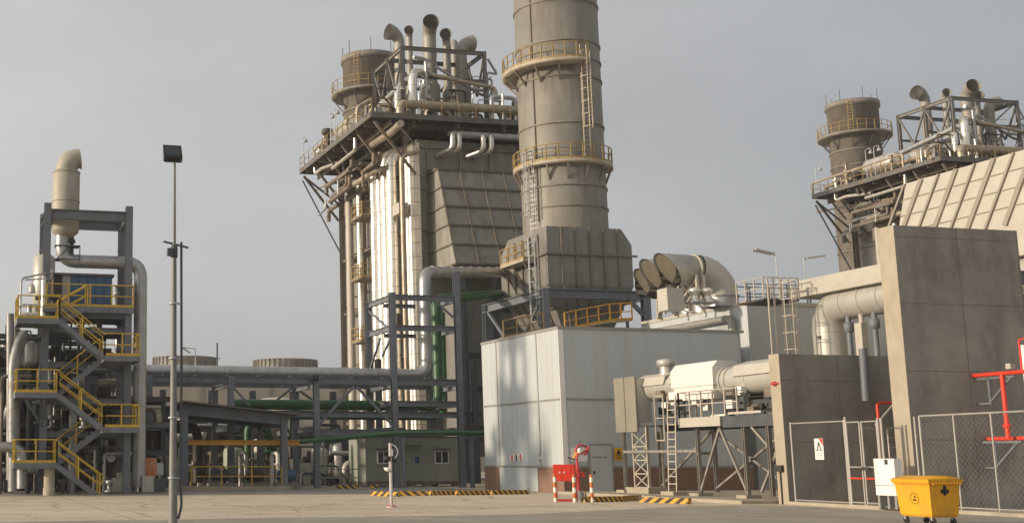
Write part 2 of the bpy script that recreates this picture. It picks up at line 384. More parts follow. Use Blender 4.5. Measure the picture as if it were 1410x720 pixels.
# ================================================================== SETTING
def ground_mat():
    m = bpy.data.materials.new('yard_concrete'); m.use_nodes = True; t = m.node_tree; n = t.nodes; l = t.links.new; b = n['Principled BSDF']
    g = n.new('ShaderNodeTexCoord')
    def noise(s, d=6, sc=None):
        k = n.new('ShaderNodeTexNoise'); k.inputs['Scale'].default_value = s; k.inputs['Detail'].default_value = d; k.inputs['Roughness'].default_value = .65
        if sc:
            q = n.new('ShaderNodeMapping'); q.inputs['Scale'].default_value = sc; l(g.outputs['Object'], q.inputs[0]); l(q.outputs[0], k.inputs['Vector'])
        else: l(g.outputs['Object'], k.inputs['Vector'])
        return k.outputs[0]
    def ramp(i, a, b_, lo, hi):
        k = n.new('ShaderNodeMapRange'); l(i, k.inputs[0]); k.inputs[1].default_value = a; k.inputs[2].default_value = b_; k.inputs[3].default_value = lo; k.inputs[4].default_value = hi; return k.outputs[0]
    def mix(f, a, c, bl='MIX'):
        k = n.new('ShaderNodeMixRGB'); k.blend_type = bl; l(f, k.inputs[0])
        for i, s in ((1, a), (2, c)):
            if isinstance(s, tuple): k.inputs[i].default_value = (*s, 1)
            else: l(s, k.inputs[i])
        return k.outputs[0]
    c = mix(ramp(noise(.06, 5, (1, 2.2, 1)), .4, .62, 0, 1), (.60, .50, .375), (.49, .41, .31))
    c = mix(ramp(noise(.35, 9, (1, 1.8, 1)), .5, .7, 0, .65), c, (.38, .30, .21))
    c = mix(ramp(noise(7, 6), .45, .75, 0, .5), c, (.26, .215, .16))
    c = mix(ramp(noise(.25, 8, (.35, 3, 1)), .62, .68, 0, .55), c, (.2, .165, .12))
    vo = n.new('ShaderNodeTexVoronoi'); vo.feature = 'DISTANCE_TO_EDGE'; vo.inputs['Scale'].default_value = .23
    wv = n.new('ShaderNodeVectorMath'); wv.operation = 'ADD'; l(g.outputs['Object'], wv.inputs[0])
    wn = n.new('ShaderNodeTexNoise'); wn.inputs['Scale'].default_value = 1.3; wn.inputs['Detail'].default_value = 5; l(g.outputs['Object'], wn.inputs['Vector']); l(wn.outputs['Color'], wv.inputs[1])
    l(wv.outputs[0], vo.inputs['Vector'])
    c = mix(ramp(vo.outputs['Distance'], .004, .012, .75, 0), c, (.15, .12, .085))
    c = mix(ramp(noise(.9, 3), .66, .7, 0, .5), c, (.17, .14, .105))
    c = mix(ramp(noise(.12, 4, (1, 4, 1)), .56, .6, 0, .3), c, (.66, .56, .42))
    bk = n.new('ShaderNodeTexBrick'); l(g.outputs['Object'], bk.inputs['Vector']); bk.inputs['Scale'].default_value = 1
    bk.offset = 0; bk.inputs['Brick Width'].default_value = 5.5; bk.inputs['Row Height'].default_value = 5.5; bk.inputs['Mortar Size'].default_value = .035
    bk.inputs['Color1'].default_value = bk.inputs['Color2'].default_value = (1, 1, 1, 1); bk.inputs['Mortar'].default_value = (.55, .5, .45, 1)
    o = n.new('ShaderNodeMixRGB'); o.blend_type = 'MULTIPLY'; o.inputs[0].default_value = .8; l(c, o.inputs[1]); l(bk.outputs[0], o.inputs[2])
    l(o.outputs[0], b.inputs['Base Color']); b.inputs['Roughness'].default_value = .85; b.inputs['Specular IOR Level'].default_value = .25
    bp = n.new('ShaderNodeBump'); bp.inputs['Strength'].default_value = .4; bp.inputs['Distance'].default_value = .02; l(noise(18, 6), bp.inputs['Height']); l(bp.outputs[0], b.inputs['Normal'])
    return m
M['ground'] = ground_mat()
M['asphalt'] = mat('grey_gravel_asphalt', (.30, .265, .215), .9, 0, .22, .4, (.20, .17, .13), .7, (.3, .6, 1), .6, 25)
struct(MB().add([(-3000,-300,0),(3500,-300,0),(3500,5000,0),(-3000,5000,0)], [(0,1,2,3)]).build('ground', 'ground'))
# grey gravelly strip in front of the walls and fence, and the grey road across the foreground
def sheet(name, pts, z, m):
    return struct(MB().add([(p[0], p[1], z) for p in pts], [tuple(range(len(pts)))]).build(name, m))
sheet('road', [(-60, 5), (60, 5), (60, 16), (33.2, 28), (31.4, 37.5), (30.7, 42.5), (27.5, 42.2), (18, 37), (-60, 30)], .004, 'asphalt')
# concrete slab under the left process area and the pump shed
sheet('paving', [(-6, 60.4), (30.4, 60.4), (30.4, 100), (-6, 100)], .008, 'conc')

# ================================================================== COOLING TOWER far left
tw = thing('cooling_tower', 'long beige cooling tower with two round fan stacks behind the pipe rack', 'cooling tower', (30, 170, 0))
zt = at(350, 504, Y=170).z
MB().box((-15, 170, 0), (95, 186, zt)).build('wall', 'twall', tw)
bb = MB()
for i in range(12): bb.box((-15+i*10, 169.7, 0), (-14.5+i*10, 170, zt-.3))
bb.build('column', 'conc', tw)
for x0, x1, yt in ((211, 298, 492), (350, 435, 495.5), (-40, 20, 490)):
    a = at(x0, yt, Y=178); b = at(x1, yt, Y=178); r = (b.x-a.x)/2*.97; c = ((a.x+b.x)/2, 178, zt)
    h = a.z-zt
    f = MB().lathe(c, [(r*1.04, 0), (r*1.0, h*.5), (r*1.01, h), (r*.96, h), (r*.93, 0)], 40)
    for k in range(40):
        an = 2*math.pi*k/40; f.bar((c[0]+r*1.03*math.cos(an), c[1]+r*1.03*math.sin(an), zt), (c[0]+r*1.03*math.cos(an), c[1]+r*1.03*math.sin(an), zt+h), .12)
    f.build('fan_stack', 'rstack', tw)
# floodlight bracket and thin mast seen over the pipe rack
p = at(269, 503, Y=150); q = at(269, 480, Y=150)
lm = thing('roof_lamp', 'double tube lamp on a bent post above the left fan stack', 'lamp', (p.x, 150, zt))
MB().tube([(p.x, 150, zt-2), (q.x, 150, q.z), at(250, 478, Y=150)], .07, 6).build('post', 'galv', lm)
MB().bar(at(262, 486, Y=150), at(250, 478, Y=150), .2).build('lamp_head', 'galv', lm)
p = at(299, 505, Y=140); q = at(299, 472, Y=140)
tag(MB().tube([(p.x, 140, 0), (p.x, 140, q.z)], .1, 6).tube([(p.x-.4, 140, q.z-1.8), (p.x+.4, 140, q.z-1.8)], .04, 5).build('mast', 'dsteel'), 'thin dark mast beside the left fan stack', 'mast')

# ================================================================== HEAT RECOVERY BOILER UNIT
unit = []          # top-level objects that are repeated for the second unit
XL, XR, YF, YR, ZT = 36.8, 49.0, 92.0, 109.4, 27.4
hb = thing('recovery_boiler', 'tall grey boiler with shiny vertical pipes, left of the big round stack', 'boiler', (XL, YF, 0)); unit.append(hb)
MB().box((XL, YF, 2), (XR, YR, ZT)).build('casing', 'casing', hb)
b = MB()                                                    # stiffener grid on the front face and side
for z in [3+3.4*i for i in range(8)]:
    b.bar((XL-.1, YF-.1, z), (XR, YF-.1, z), .2, .16); b.bar((XL-.1, YF, z), (XL-.1, YR, z), .2, .16)
for x in (XL+.05, XL+.9, 40.6, 43.2, 45.8, XR-.1): b.bar((x, YF-.09, 2), (x, YF-.09, ZT), .16, .14, up=(0, 1, 0))
b.build('stiffener', 'casing', hb)
# sloping inlet duct on the front
t0 = at(585, 240, Y=YF); x0 = XL+.9; x1 = XR-.2
zt_, zb_ = at(595, 238, Y=YF-.9).z, at(600, 364, Y=YF-4.5).z
zt2 = zt_+.35
poly = [(x0, YF-.002, zt2), (x0, YF-2.2, zt_), (x0, YF-5.2, zb_), (x0, YF-.002, zb_)]
MB().prism(poly, (x1-x0, 0, 0)).build('inlet_duct', 'casing', hb)
b = MB()
n = 5
for i in range(n+1):
    k = i/n; y = YF-2.2-3.0*k-.08; z = zt_+(zb_-zt_)*k
    b.bar((x0-.1, y, z), (x1, y, z), .16, .14)
    b.bar((x0-.07, y, z), (x0-.07, YF, z), .12, .12)
for i in range(7):
    x = x0+(x1-x0)*i/6; b.bar((x, YF-2.28, zt_), (x, YF-5.28, zb_), .1, .14); b.bar((x, YF-2.28, zt_), (x, YF, zt2), .12, .12)
b.build('duct_rib', 'ribg', hb)
# lower casing beneath the duct
b = MB().box((x0+.4, YF-4.6, 2), (x1-.4, YF-.01, zb_-2.2)); b.build('lower_casing', 'dcasing', hb)
b = MB()
for x in (x0+.6, x0+3.2, x0+6, x0+8.6): 
    b.ibeam((x, YF-5, 0), (x, YF-5, zb_-.4), .35, .35)
for z in (4, 7, 9.5, zb_-.5): b.ibeam((x0, YF-5, z), (x1, YF-5, z), .25, .35)
b.build('duct_support', 'dsteel', hb)
# steel columns of the left side
for y in (YF+.4, 97.5, 103.2, YR-.3):
    MB().ibeam((XL-.75, y, 0), (XL-.75, y, 28.3), .45, .45).build('column', 'rsteel', hb)
b = MB()
for z in (5, 10, 15, 20, 24.5):
    b.ibeam((XL-.75, YF+.4, z), (XL-.75, YR-.3, z), .25, .3)
b.build('side_beam', 'rsteel', hb)
# shiny clad vertical pipes down the left side
def ypx(x, X): return at(x, 350, X=X).y
for x, r, m_ in ((482, .33, 'cream'), (496, .26, 'clad'), (518, .43, 'clad'), (525.5, .42, 'clad'), (533, .43, 'clad'), (541.5, .43, 'clad'), (556, .2, 'tan')):
    X = XL-1.75; y = ypx(x, X); zz = random.uniform(25.5, 27.4)
    MB().pipe([(X, y, 2.5), (X, y, zz), (XL-.2, y, zz+.6)], r, 14).build('vertical_pipe', m_, hb)
b = MB()                                                       # flat bright cladding bay near the front corner
ya, yb = ypx(572, XL-.7), ypx(559, XL-.7)
b.box((XL-.7, ya, 3), (XL-.15, yb, ZT-.5)).build('clad_bay', 'clad', hb)
MB().box((XL-.9, ypx(547, XL-.9), 3), (XL-.15, ypx(513, XL-.9), ZT-1)).build('clad_bay', 'dclad', hb)
b = MB()
for k in range(3): b.tube([(XL-.8, ya+.35+k*(yb-ya-.7)/2, 3), (XL-.8, ya+.35+k*(yb-ya-.7)/2, ZT-1.5)], .24, 10)
b.build('riser_bundle', 'clad', hb)
p = at(554, 290, X=XL-1.4); MB().box((XL-2, p.y-.8, p.z-.4), (XL-1.2, p.y+.6, p.z+.5)).build('junction_box', 'cream', hb)
p = at(552, 150*0+440, X=XL-1.4); MB().box((XL-1.9, p.y-.5, p.z-.4), (XL-1.2, p.y+.5, p.z+.4)).build('junction_box', 'dark', hb)
for y in (300, 384, 470):                                        # small side platforms with yellow rails
    p = at(506, y, X=XL-2)
    pl = MB().box((XL-3.0, p.y-1.3, p.z-.15), (XL-.3, p.y+1.5, p.z)).build('side_platform', 'rsteel', hb)
    MB().rail([(XL-.5, p.y-1.25, p.z), (XL-2.9, p.y-1.25, p.z), (XL-2.9, p.y+1.45, p.z), (XL-.5, p.y+1.45, p.z)], 1.15, .9, .04).build('railing', 'ochre', pl)
p = at(508, 300, X=XL-2.2)
MB().ladder((XL-2.3, p.y-1.6, 3), (XL-2.3, p.y-1.6, 26), (0, 1, 0), .5, .035, .35).build('ladder', 'galv', hb)
# top platform
PX, PY, PZ, PXR, PYR = 32.5, 90.5, 29.1, 50.5, 110.8
pf = MB().box((PX+.1, PY+.1, PZ-.16), (PXR, PYR-.1, PZ-.08)).build('top_platform', 'dsteel', hb)
b = MB()
b.bar((PX, PY, PZ-.22), (PXR, PY, PZ-.22), .16, .44); b.bar((PX, PY, PZ-.22), (PX, PYR, PZ-.22), .16, .44); b.bar((PX, PYR, PZ-.22), (PXR, PYR, PZ-.22), .16, .44)
b.build('edge_beam', 'edge', pf)
b = MB()
for i in range(1, 10): b.ibeam((PX+.1, PY+i*2.05, PZ-.45), (XR, PY+i*2.05, PZ-.45), .2, .5)
for x in (34.2, 36.2, 40, 44, 48): b.ibeam((x, PY+.1, PZ-.75), (x, PYR-.1, PZ-.75), .2, .4)
b.build('joist', 'rsteel', pf)
MB().rail([(PXR, PY, PZ), (PX, PY, PZ), (PX, PYR, PZ), (PXR, PYR, PZ)], 1.15, 1.5, .024, False).build('railing', 'ochre', pf)
for y in (PY+.2, 94.7, 98.8, 102.9, 107, PYR-.2):                # knee braces from casing to platform edge
    MB().bar((XL-.6, y, 24.2), (PX+.3, y, PZ-.7), .2, .2).bar((XL-.6, y, 26.6), (PX+2.2, y, PZ-.8), .14, .14).build('knee_brace', 'rsteel', hb)
MB().bar((XL-.2, PYR-.3, 20.5), (PX+.2, PYR-.1, 28), .12).bar((XL-.4, PYR-.3, 24.0), (PX+1.8, PYR-.2, 26.4), .1).bar((PX+.3, PYR-.1, 28.4), (XL, PYR-.3, 25.4), .16).build('knee_brace', 'steel', hb)
# tangle of pipes slung below the platform on the left
P = lambda x, y, X: at(x, y, X=X)
MB().pipe([P(489, 190, 33.2), P(489, 207, 33.2), P(458, 232, 33.2)], .16).build('hanging_pipe', 'clad', hb)
MB().pipe([P(434, 226, 33), P(434, 240, 33), P(443, 232, 33.2), P(466, 224, 33.6)], .17).build('hanging_pipe', 'clad', hb)
MB().pipe([P(552, 170, 34), P(540, 182, 34), P(512, 200, 34.6)], .3).build('hanging_pipe', 'tan', hb)
MB().pipe([P(466, 264, 34), P(495, 250, 34), P(519, 233, 34), P(545, 232, 35.4)], .25).build('hanging_pipe', 'tan', hb)
for i in range(26):
    y = random.uniform(91.5, 107); x = random.uniform(33.2, 35.8); z = random.uniform(24.6, 28.2); l_ = random.uniform(2, 7); r = random.choice([.06, .09, .13, .2])
    p = [(x, y, z)]
    if random.random() < .65: p += [(x, y+l_, z), (x, y+l_, z-random.uniform(.5, 2))] if random.random() < .5 else [(x, y, z-.8), (x+.3, y+l_, z-.8)]
    else: p += [(x+3.2, y, z), (x+3.2, y, z-1.5)]
    MB().pipe(p, r, 8).build('small_pipe', random.choice(['rsteel', 'dclad', 'rsteel', 'oldclad']), hb)
b = MB().pipe([P(434, 262, 35)+V((0, 0, 0)), P(505, 225, 35)], .1); b.build('small_pipe', 'tan', hb)
# header with four U bends under the platform front
zz = at(640, 186, Y=91).z
MB().pipe([(39.5, 90.9, zz), (50.5, 90.9, zz)], .3).build('front_header', 'dclad', hb)
for x in (621, 630, 663, 674):
    a = at(x, 190, Y=90.7); MB().pipe([(a.x, 90.9, zz), (a.x, 90.4, zz-.2), (a.x, 90.4, zz-1.35), (a.x-.8, 91.9, zz-1.6)], .22, 10).build('header_bend', 'clad', hb)

# silencer frame
FX0, FX1, FY0, FY1, FZ = 36.0, 43.3, 92.5, 99.2, 35.5
fr = thing('silencer_frame', 'open grey steel frame around the vent pipes on the tall boiler', 'steel frame', (FX0, FY0, PZ)); unit.append(fr)
for x in (FX0, FX1):
    for y in (FY0, 95.8, FY1): MB().ibeam((x, y, PZ-.1), (x, y, FZ), .27, .27).build('post', 'frame', fr)
for y in (FY0, 95.8, FY1): MB().ibeam((FX0, y, FZ-.2), (FX1, y, FZ-.2), .2, .34).ibeam((FX0+.2, y, FZ-2.6), (FX1, y, FZ-2.6), .16, .2).build('cross_beam', 'frame', fr)
for x in (FX0, FX1): MB().ibeam((x, FY0, FZ-.2), (x, FY1, FZ-.2), .2, .34).build('long_beam', 'frame', fr)
b = MB()
for x in (FX0, FX1):
    for y, y2 in ((FY0, 95.8), (95.8, FY1)):
        m_ = (y+y2)/2; b.bar((x, y, FZ-.3), (x, m_, PZ+3), .14); b.bar((x, y2, FZ-.3), (x, m_, PZ+3), .14)
b.bar((FX1, FY1, FZ-.3), (FX1-2.6, FY1, PZ+3.5), .14); b.bar((FX1-3, FY0+.3, FZ-2.6), (FX1-.2, FY0+.3, FZ-.4), .12)
b.build('brace', 'frame', fr)

def silencer(x, ytop, Y, r, d, label, hood=1.25, zb=PZ+1.9, stem=True, body='tan2'):
    r *= 1.12; c = at(x, ytop, Y=Y); zt = c.z; t = thing('vent_silencer', label, 'vent', (c.x, Y, zb), 'vents'); unit.append(t)
    cx = c.x; d = V(d).normalized(); rr = r*.8
    MB().lathe((cx, Y, zb), [(rr*.4, -.5), (r*1.15, 0), (r*1.15, 1.6), (rr, 1.9), (rr, 2.6)], 18).build('barrel', body, t)
    p0 = V((cx, Y, zb+2.5)); p1 = V((cx, Y, zt-r*3.3))
    pts = [p0, p1]
    for k in range(1, 7):
        a = R(80)*k/6; q = p1+V((0, 0, math.sin(a)*r*1.5))+d*(1-math.cos(a))*r*1.5; pts.append(q)
    pts.append(pts[-1]+(d*.98+V((0, 0, .17)))*r*.7)
    n_ = len(pts); MB().tube(pts, [rr]*2+[rr+(r*hood-rr)*((i-1)/(n_-2))**2 for i in range(2, n_)], 18, False).build('outlet_hood', body, t)
    if stem: MB().pipe([(cx, Y, zb-.4), (cx, Y, zb-1.2), (cx+.2, Y+.3, PZ)], rr*.45, 8).build('stem', 'dclad', t)
    return t
M['tan2'] = mat('vent_plate', (.30, .285, .25), .55, .2, .1, 1, RUST, .35)
silencer(549, 31, 97.5, .52, (-1, -.15, 0), 'wide vent hood turned left, leftmost on the tall boiler')
silencer(563, 36, 95, .30, (-.4, -1, 0), 'slim vent pipe right of the left-turned hood on the tall boiler')
silencer(590, 19, 93.8, .62, (-.25, -1, 0), 'thickest vent pipe with round open mouth, highest on the tall boiler', 1.0)
silencer(614, 40, 94.6, .36, (-.5, -1, 0), 'slim vent pipe just right of the thickest vent on the tall boiler')
silencer(625, 49, 96.5, .32, (.3, 1, 0), 'short thin vent between two others on the right of the tall boiler')
silencer(634, 43, 94.6, .52, (1, .1, 0), 'vent hood turned right, rightmost on the tall boiler')

# steam drums and the pipes on the platform
def vessel(c, r, l_, label, ax='Y'):
    t = thing('steam_drum', label, 'tank', c); c = V(c); unit.append(t)
    prof = [(.02, -l_/2-r*.5), (r*.6, -l_/2-r*.42), (r*.92, -l_/2-r*.15), (r, -l_/2), (r, l_/2), (r*.92, l_/2+r*.15), (r*.6, l_/2+r*.42), (.02, l_/2+r*.5)]
    b = MB().lathe((0, 0, 0), prof, 24); rot = Matrix.Rotation(R(90), 3, 'X') if ax == 'Y' else Matrix.Rotation(R(90), 3, 'Y')
    b.v = [rot @ p+c for p in b.v]; b.build('shell', 'clad2', t)
    s = MB()
    for k in (-.3, .3): s.box((c.x-r*.7, c.y+k*l_-.12, c.z-r-.5), (c.x+r*.7, c.y+k*l_+.12, c.z-r*.7))
    s.build('saddle', 'rsteel', t); return t
M['clad2'] = mat('drum_cladding', (.75, .69, .6), .3, .75, .08, 2, RUST, .4, (1, 1, 1), .2, 3)
vessel((34.2, 101.0, PZ+1.35), .95, 3.4, 'shiny horizontal drum on the platform of the tall boiler, far end')
vessel((35.0, 95.0, PZ+1.25), .85, 2.6, 'shiny horizontal drum near the front corner of the tall boiler platform')
def tp(pts, r, m_, label, grp=None):
    o = MB().pipe(pts, r, 12).build('steam_pipe', m_); tag(o, label, 'pipe', grp or 'steam pipes'); unit.append(o); return o
A = lambda x, y, Y: at(x, y, Y=Y)
tp([A(551, 158, 91.2), A(551, 143, 91.2), (51.5, 91.2, A(551, 143, 91.2).z+.1)], .36, 'tan', 'thick tan header pipe along the front edge of the tall boiler platform')
tp([A(568, 140, 92), A(568, 100, 92), A(580, 101, 93.5)], .38, 'clad', 'bright upright pipe with top elbow inside the front corner of the tall boiler frame')
tp([(A(568, 112, 92).x-.3, 92.2, A(568, 108, 92).z), (A(568, 112, 92).x-1.2, 101, A(568, 108, 92).z-1.4), (A(568, 112, 92).x-1.2, 101, PZ)], .27, 'dclad', 'sloping pipe from the bright upright pipe to the back of the tall boiler platform')
tp([A(547, 150, 91.8), A(547, 123, 91.8), A(556, 123, 93)], .26, 'clad', 'short upright pipe left of the bright one on the tall boiler')
tp([A(590, 95, 92.6), A(593, 103, 92.2), A(682, 122, 92.2), A(683, 140, 92.2)], .17, 'tan', 'thin tan pipe sloping down to the right across the tall boiler frame')
tp([A(600, 92, 93), A(660, 130, 93), A(672, 133, 93)], .12, 'dclad', 'thin grey pipe crossing behind the sloping tan pipe on the tall boiler')
tp([A(492, 158, 91.5)+V((0, 0, 0)), A(492, 148, 91.5), A(510, 138, 91.5)], .16, 'tan', 'thin pipe with elbow at the left corner of the tall boiler platform')
tp([A(577, 130, 91.2), A(578, 168, 91.0)], .1, 'clad', 'thin bright drain pipe hanging over the front edge of the tall boiler platform, left one')
tp([A(692, 130, 91.2), A(693, 178, 91.0)], .1, 'clad', 'thin bright drain pipe hanging over the front edge of the tall boiler platform, right one')
for k, (x0_, y0_, x1_, y1_, rr) in enumerate(((34, 93.4, 34.2, 108, .18), (35.4, 92.6, 35.4, 106, .14), (33.2, 96, 33.4, 109, .12))):
    tp([(x0_, y0_, PZ), (x0_, y0_, PZ+.9+.3*k), (x1_, y1_, PZ+.9+.3*k), (x1_, y1_, PZ)], rr, ['tan', 'dclad', 'tan'][k], ['long tan pipe along the left edge of the tall boiler platform', 'long grey pipe inside the left edge of the tall boiler platform', 'thin tan pipe nearest the outer left edge of the tall boiler platform'][k])
# valves, small fittings and stub pipes standing on the deck: parts of the boiler
for i in range(92):
    if i < 38: x, y = random.uniform(33, 36), random.uniform(91.5, 109)
    elif i < 74: x, y = random.uniform(36.5, 47), random.uniform(91.2, 94)
    else: x, y = random.uniform(37, 44), random.uniform(94, 99)
    h = random.uniform(.8, 2.4); r = random.choice([.06, .09, .13, .18]); b = MB()
    k = random.random()
    if k < .45: b.tube([(x, y, PZ-.1), (x, y, PZ+h)], r, 8).lathe((x, y, PZ+h*.6), [(r, 0), (r*2.2, .1), (r*2.2, .3), (r, .4)], 10).lathe((x, y, PZ+h), [(r*.3, 0), (r*2.6, .03), (r*2.6, .09), (r*.3, .12)], 10)
    elif k < .8: b.pipe([(x, y, PZ-.1), (x, y, PZ+h), (x+random.uniform(.6, 2.4), y, PZ+h), (x+2.5, y, PZ-.1)], r, 8)
    else: b.box((x, y, PZ+.2), (x+.5, y+.4, PZ+1.1)).bar((x+.25, y+.2, PZ-.1), (x+.25, y+.2, PZ+.3), .1)
    b.build('deck_fitting', random.choice(['tan', 'dclad', 'rsteel', 'dark', 'tan', 'clad']), hb)
for i in range(26):                                              # thin risers inside and beside the silencer frame
    x, y = random.uniform(36.3, 44.5), random.uniform(92.2, 98.5); h = random.uniform(2, 5.6); r = random.choice([.05, .07, .1, .15])
    MB().pipe([(x, y, PZ-.1), (x, y, PZ+h), (x+random.uniform(-1.6, 1.6), y+random.uniform(-.5, .5), PZ+h)]+([(x+.1, y, PZ+h+1.2)] if i % 3 == 0 else []), r, 8, .2).build('riser', random.choice(['tan', 'dclad', 'rsteel', 'dark', 'dclad', 'clad']), hb)
for k, (x, y0_, y1_) in enumerate(((418, 190, 230), (462, 152, 192), (455, 149, 160))):
    p = at(x, y1_, X=PX+.15); q = at(x, y0_, X=PX+.15)
    t = thing('platform_lamp', ['bell lamp on a bent pole at the far left end of the tall boiler platform', 'bell lamp on a thin pole midway along the tall boiler platform edge', 'thin lamp pole set behind the midway lamp of the tall boiler platform'][k], 'lamp', (p.x, p.y, PZ), 'platform lamps'); unit.append(t)
    zt3 = PZ+2.9
    MB().pipe([(p.x, p.y, PZ), (p.x, p.y, zt3), (p.x, p.y-.7, zt3), (p.x, p.y-.7, zt3-.2)], .035, 6, .15).build('pole', 'galv', t)
    MB().lathe((p.x, p.y-.7, zt3-.55), [(.22, 0), (.2, .12), (.06, .35)], 12).build('lamp_shade', 'galv', t)
p = at(451, 180, X=PX+.6)
t = thing('ventilator', 'dark drum-shaped fitting on a stalk above the tall boiler platform edge', 'equipment', (p.x, p.y, PZ)); unit.append(t)
MB().tube([(p.x, p.y, PZ), (p.x, p.y, PZ+1.6)], .22, 10).build('stalk', 'dark', t)
MB().lathe((p.x, p.y, PZ+1.6), [(.1, 0), (.5, .05), (.5, .45), (.42, .55), (.02, .6)], 16).build('drum', 'dark', t)

# main stack behind the boiler
def main_stack(cx, cy, label):
    r = 2.6; zt = 40.9; t = thing('chimney', label, 'chimney', (cx, cy, 0))
    b = MB().lathe((cx, cy, 0), [(r, 0), (r, zt-.6), (r+.18, zt-.6), (r+.18, zt), (r-.05, zt), (r-.05, zt-4)], 48)
    for z in (8, 12, 16, 20, 24, 28, 31, 33.5, 35.2): b.lathe((cx, cy, z), [(r, 0), (r+.1, 0), (r+.1, .14), (r, .14)], 48)
    b.build('shell', 'rstack', t)
    zp = 36.9
    b = MB().lathe((cx, cy, zp), [(r, -.02), (r+1.15, -.02), (r+1.15, .24), (r, .24)], 48).build('platform', 'rstack', t)
    MB().arcrail((cx, cy, zp+.24), r+1.1, 0, 360, 1.1, 26, .03, False).build('railing', 'ochre', b)
    k = MB()
    for i in range(10):
        a = R(36*i+10); k.bar((cx+r*math.cos(a), cy+r*math.sin(a), zp-1.4), (cx+(r+1)*math.cos(a), cy+(r+1)*math.sin(a), zp), .1)
    k.build('bracket', 'dsteel', b)
    k = MB()
    for i in range(7): a = R(51*i); k.tube([(cx+r*math.cos(a), cy+r*math.sin(a), zt), (cx+r*math.cos(a), cy+r*math.sin(a), zt+1.3)], .035, 5)
    k.build('lightning_rod', 'dsteel', t)
    a = R(225); MB().ladder((cx+(r+.3)*math.cos(a), cy+(r+.3)*math.sin(a), zp), (cx+(r+.3)*math.cos(a), cy+(r+.3)*math.sin(a), zt), (-math.sin(a), math.cos(a), 0)).build('ladder', 'ochre', t)
    return t
main_stack(39.95, 111.6, 'weathered round chimney with ring walkway behind the tall boiler, left of the vents')
c2 = at(1173, 145, Y=115.5)
main_stack(c2.x, 115.5, 'rust-stained round chimney with ring walkway at the far right of the plant')

# second unit: the same boiler again, further right
rep = {'left of the big round stack': 'behind the concrete walls at far right', 'tall boiler': 'right-hand boiler'}
for o in unit:
    c = copy_tree(o, None, (56.0, 3.0, -1.0 if o.name.startswith('vent') else .1)); s = o['label']
    if o is hb: c.scale.y = .85
    if o.location.y > 100: c.location.y = 95+(c.location.y-95)*.85
    for a_, b_ in rep.items(): s = s.replace(a_, b_)
    c['label'] = s
    if 'group' in c: c['group'] = c['group']

# ================================================================== BYPASS STACK
M['rail2'] = mat('ladder_paint', (.5, .42, .3), .5, .1, .15, 2, RUST, .3)
SC = V((42.7, 79.0, 0)); SR = 2.93
st = thing('exhaust_stack', 'huge round grey stack with two yellow-railed walkways, above the white building', 'chimney', SC)
boxtop = at(752, 311, Y=76).z
b = MB().lathe(SC, [(SR, boxtop-1), (SR, 43), (SR-.08, 43), (SR-.08, 41)], 72)
b.build('shell', 'stack', st)
for x, y in ((819, 12.5), (822, 67), (824, 90), (825, 115), (829, 178), (832, 235), (834, 262), (835, 290)):
    z = at(x, y, Y=77.6).z; MB().lathe(SC+V((0, 0, z)), [(SR-.01, -.08), (SR+.08, -.06), (SR+.08, .06), (SR-.01, .06)], 72).build('ring', 'rstack', st)
MB().bar((SC.x-SR*.91, SC.y-SR*.44, 18), (SC.x-SR*.91, SC.y-SR*.44, 43), .09, .09).build('conduit', 'rsteel', st)
def deck(rad, x, y, a0, a1):
    d = V((-math.sin(R(28)), -math.cos(R(28)), 0)); z = at(x, y, Y=79-rad*math.cos(R(28))).z
    o = MB().lathe(SC+V((0, 0, z)), [(SR+.002, -.25), (rad, -.25), (rad, 0), (SR+.002, 0)], 60, a0, a1).build('walkway', 'concl2', st)
    MB().arcrail(SC+V((0, 0, z)), rad-.05, a0, a1, 1.1, 18, .035).build('railing', 'ochre', o)
    k = MB()
    n_ = int((a1-a0)/24)
    for i in range(n_+1):
        a = R(a0+4+(a1-a0-8)*i/n_); ca, sa = math.cos(a), math.sin(a)
        k.bar((SC.x+SR*ca, SC.y+SR*sa, z-1.3), (SC.x+(rad-.1)*ca, SC.y+(rad-.1)*sa, z-.25), .12)
    k.build('bracket', 'rsteel', o); return z
M['concl2'] = mat('walkway_plate', (.42, .36, .28), .6, .1, .12, 1, RUST, .4)
z1 = deck(3.95, 760, 78, 60, 273); z2 = deck(3.45, 775, 218, 95, 352)
a = R(270); e = V((math.cos(a), math.sin(a), 0))
MB().ladder(SC+e*(SR+.35)+V((.2, 0, z2)), SC+e*(SR+.35)+V((.2, 0, z1+1.1)), (1, .1, 0), .5, .035, .32, 2.2, e).build('ladder', 'rail2', st)

a = R(200); e = V((math.cos(a), math.sin(a), 0))
MB().ladder(SC+e*(SR+.25)+V((0, 0, boxtop-.5)), SC+e*(SR+.25)+V((0, 0, z2+1.1)), (-math.sin(a), math.cos(a), 0), .5, .03, .32, 1.5, e).build('ladder', 'galv', st)
# diverter box below the stack
X0, X1, Y0, Y1 = 39.66, 46.0, 76.0, 83.2
zt = boxtop; zc = zt-1.1; zm = at(752, 391, Y=76).z; zb = 9.0
db = thing('diverter_box', 'big grey ribbed diverter box with tapering hopper under the huge stack', 'duct', ((X0+X1)/2, 79.5, 8.5))
ch = .75
V8 = [(X0, Y0), (X1, Y0), (X1, Y1), (X0, Y1)]
top = [(X0+.0, Y0, zt), (X1-ch, Y0, zt), (X1-ch, Y1-1.3, zt), (X0, Y1-1.3, zt)]
mid = [(X0, Y0, zc), (X1, Y0, zc), (X1, Y1, zc), (X0, Y1, zc)]
low = [(X0, Y0, zm), (X1, Y0, zm), (X1, Y1, zm), (X0, Y1, zm)]
hop = [(X0+1.9, Y0+1.2, zb), (X1-1.9, Y0+1.2, zb), (X1-1.9, Y1-1.6, zb), (X0+1.9, Y1-1.6, zb)]
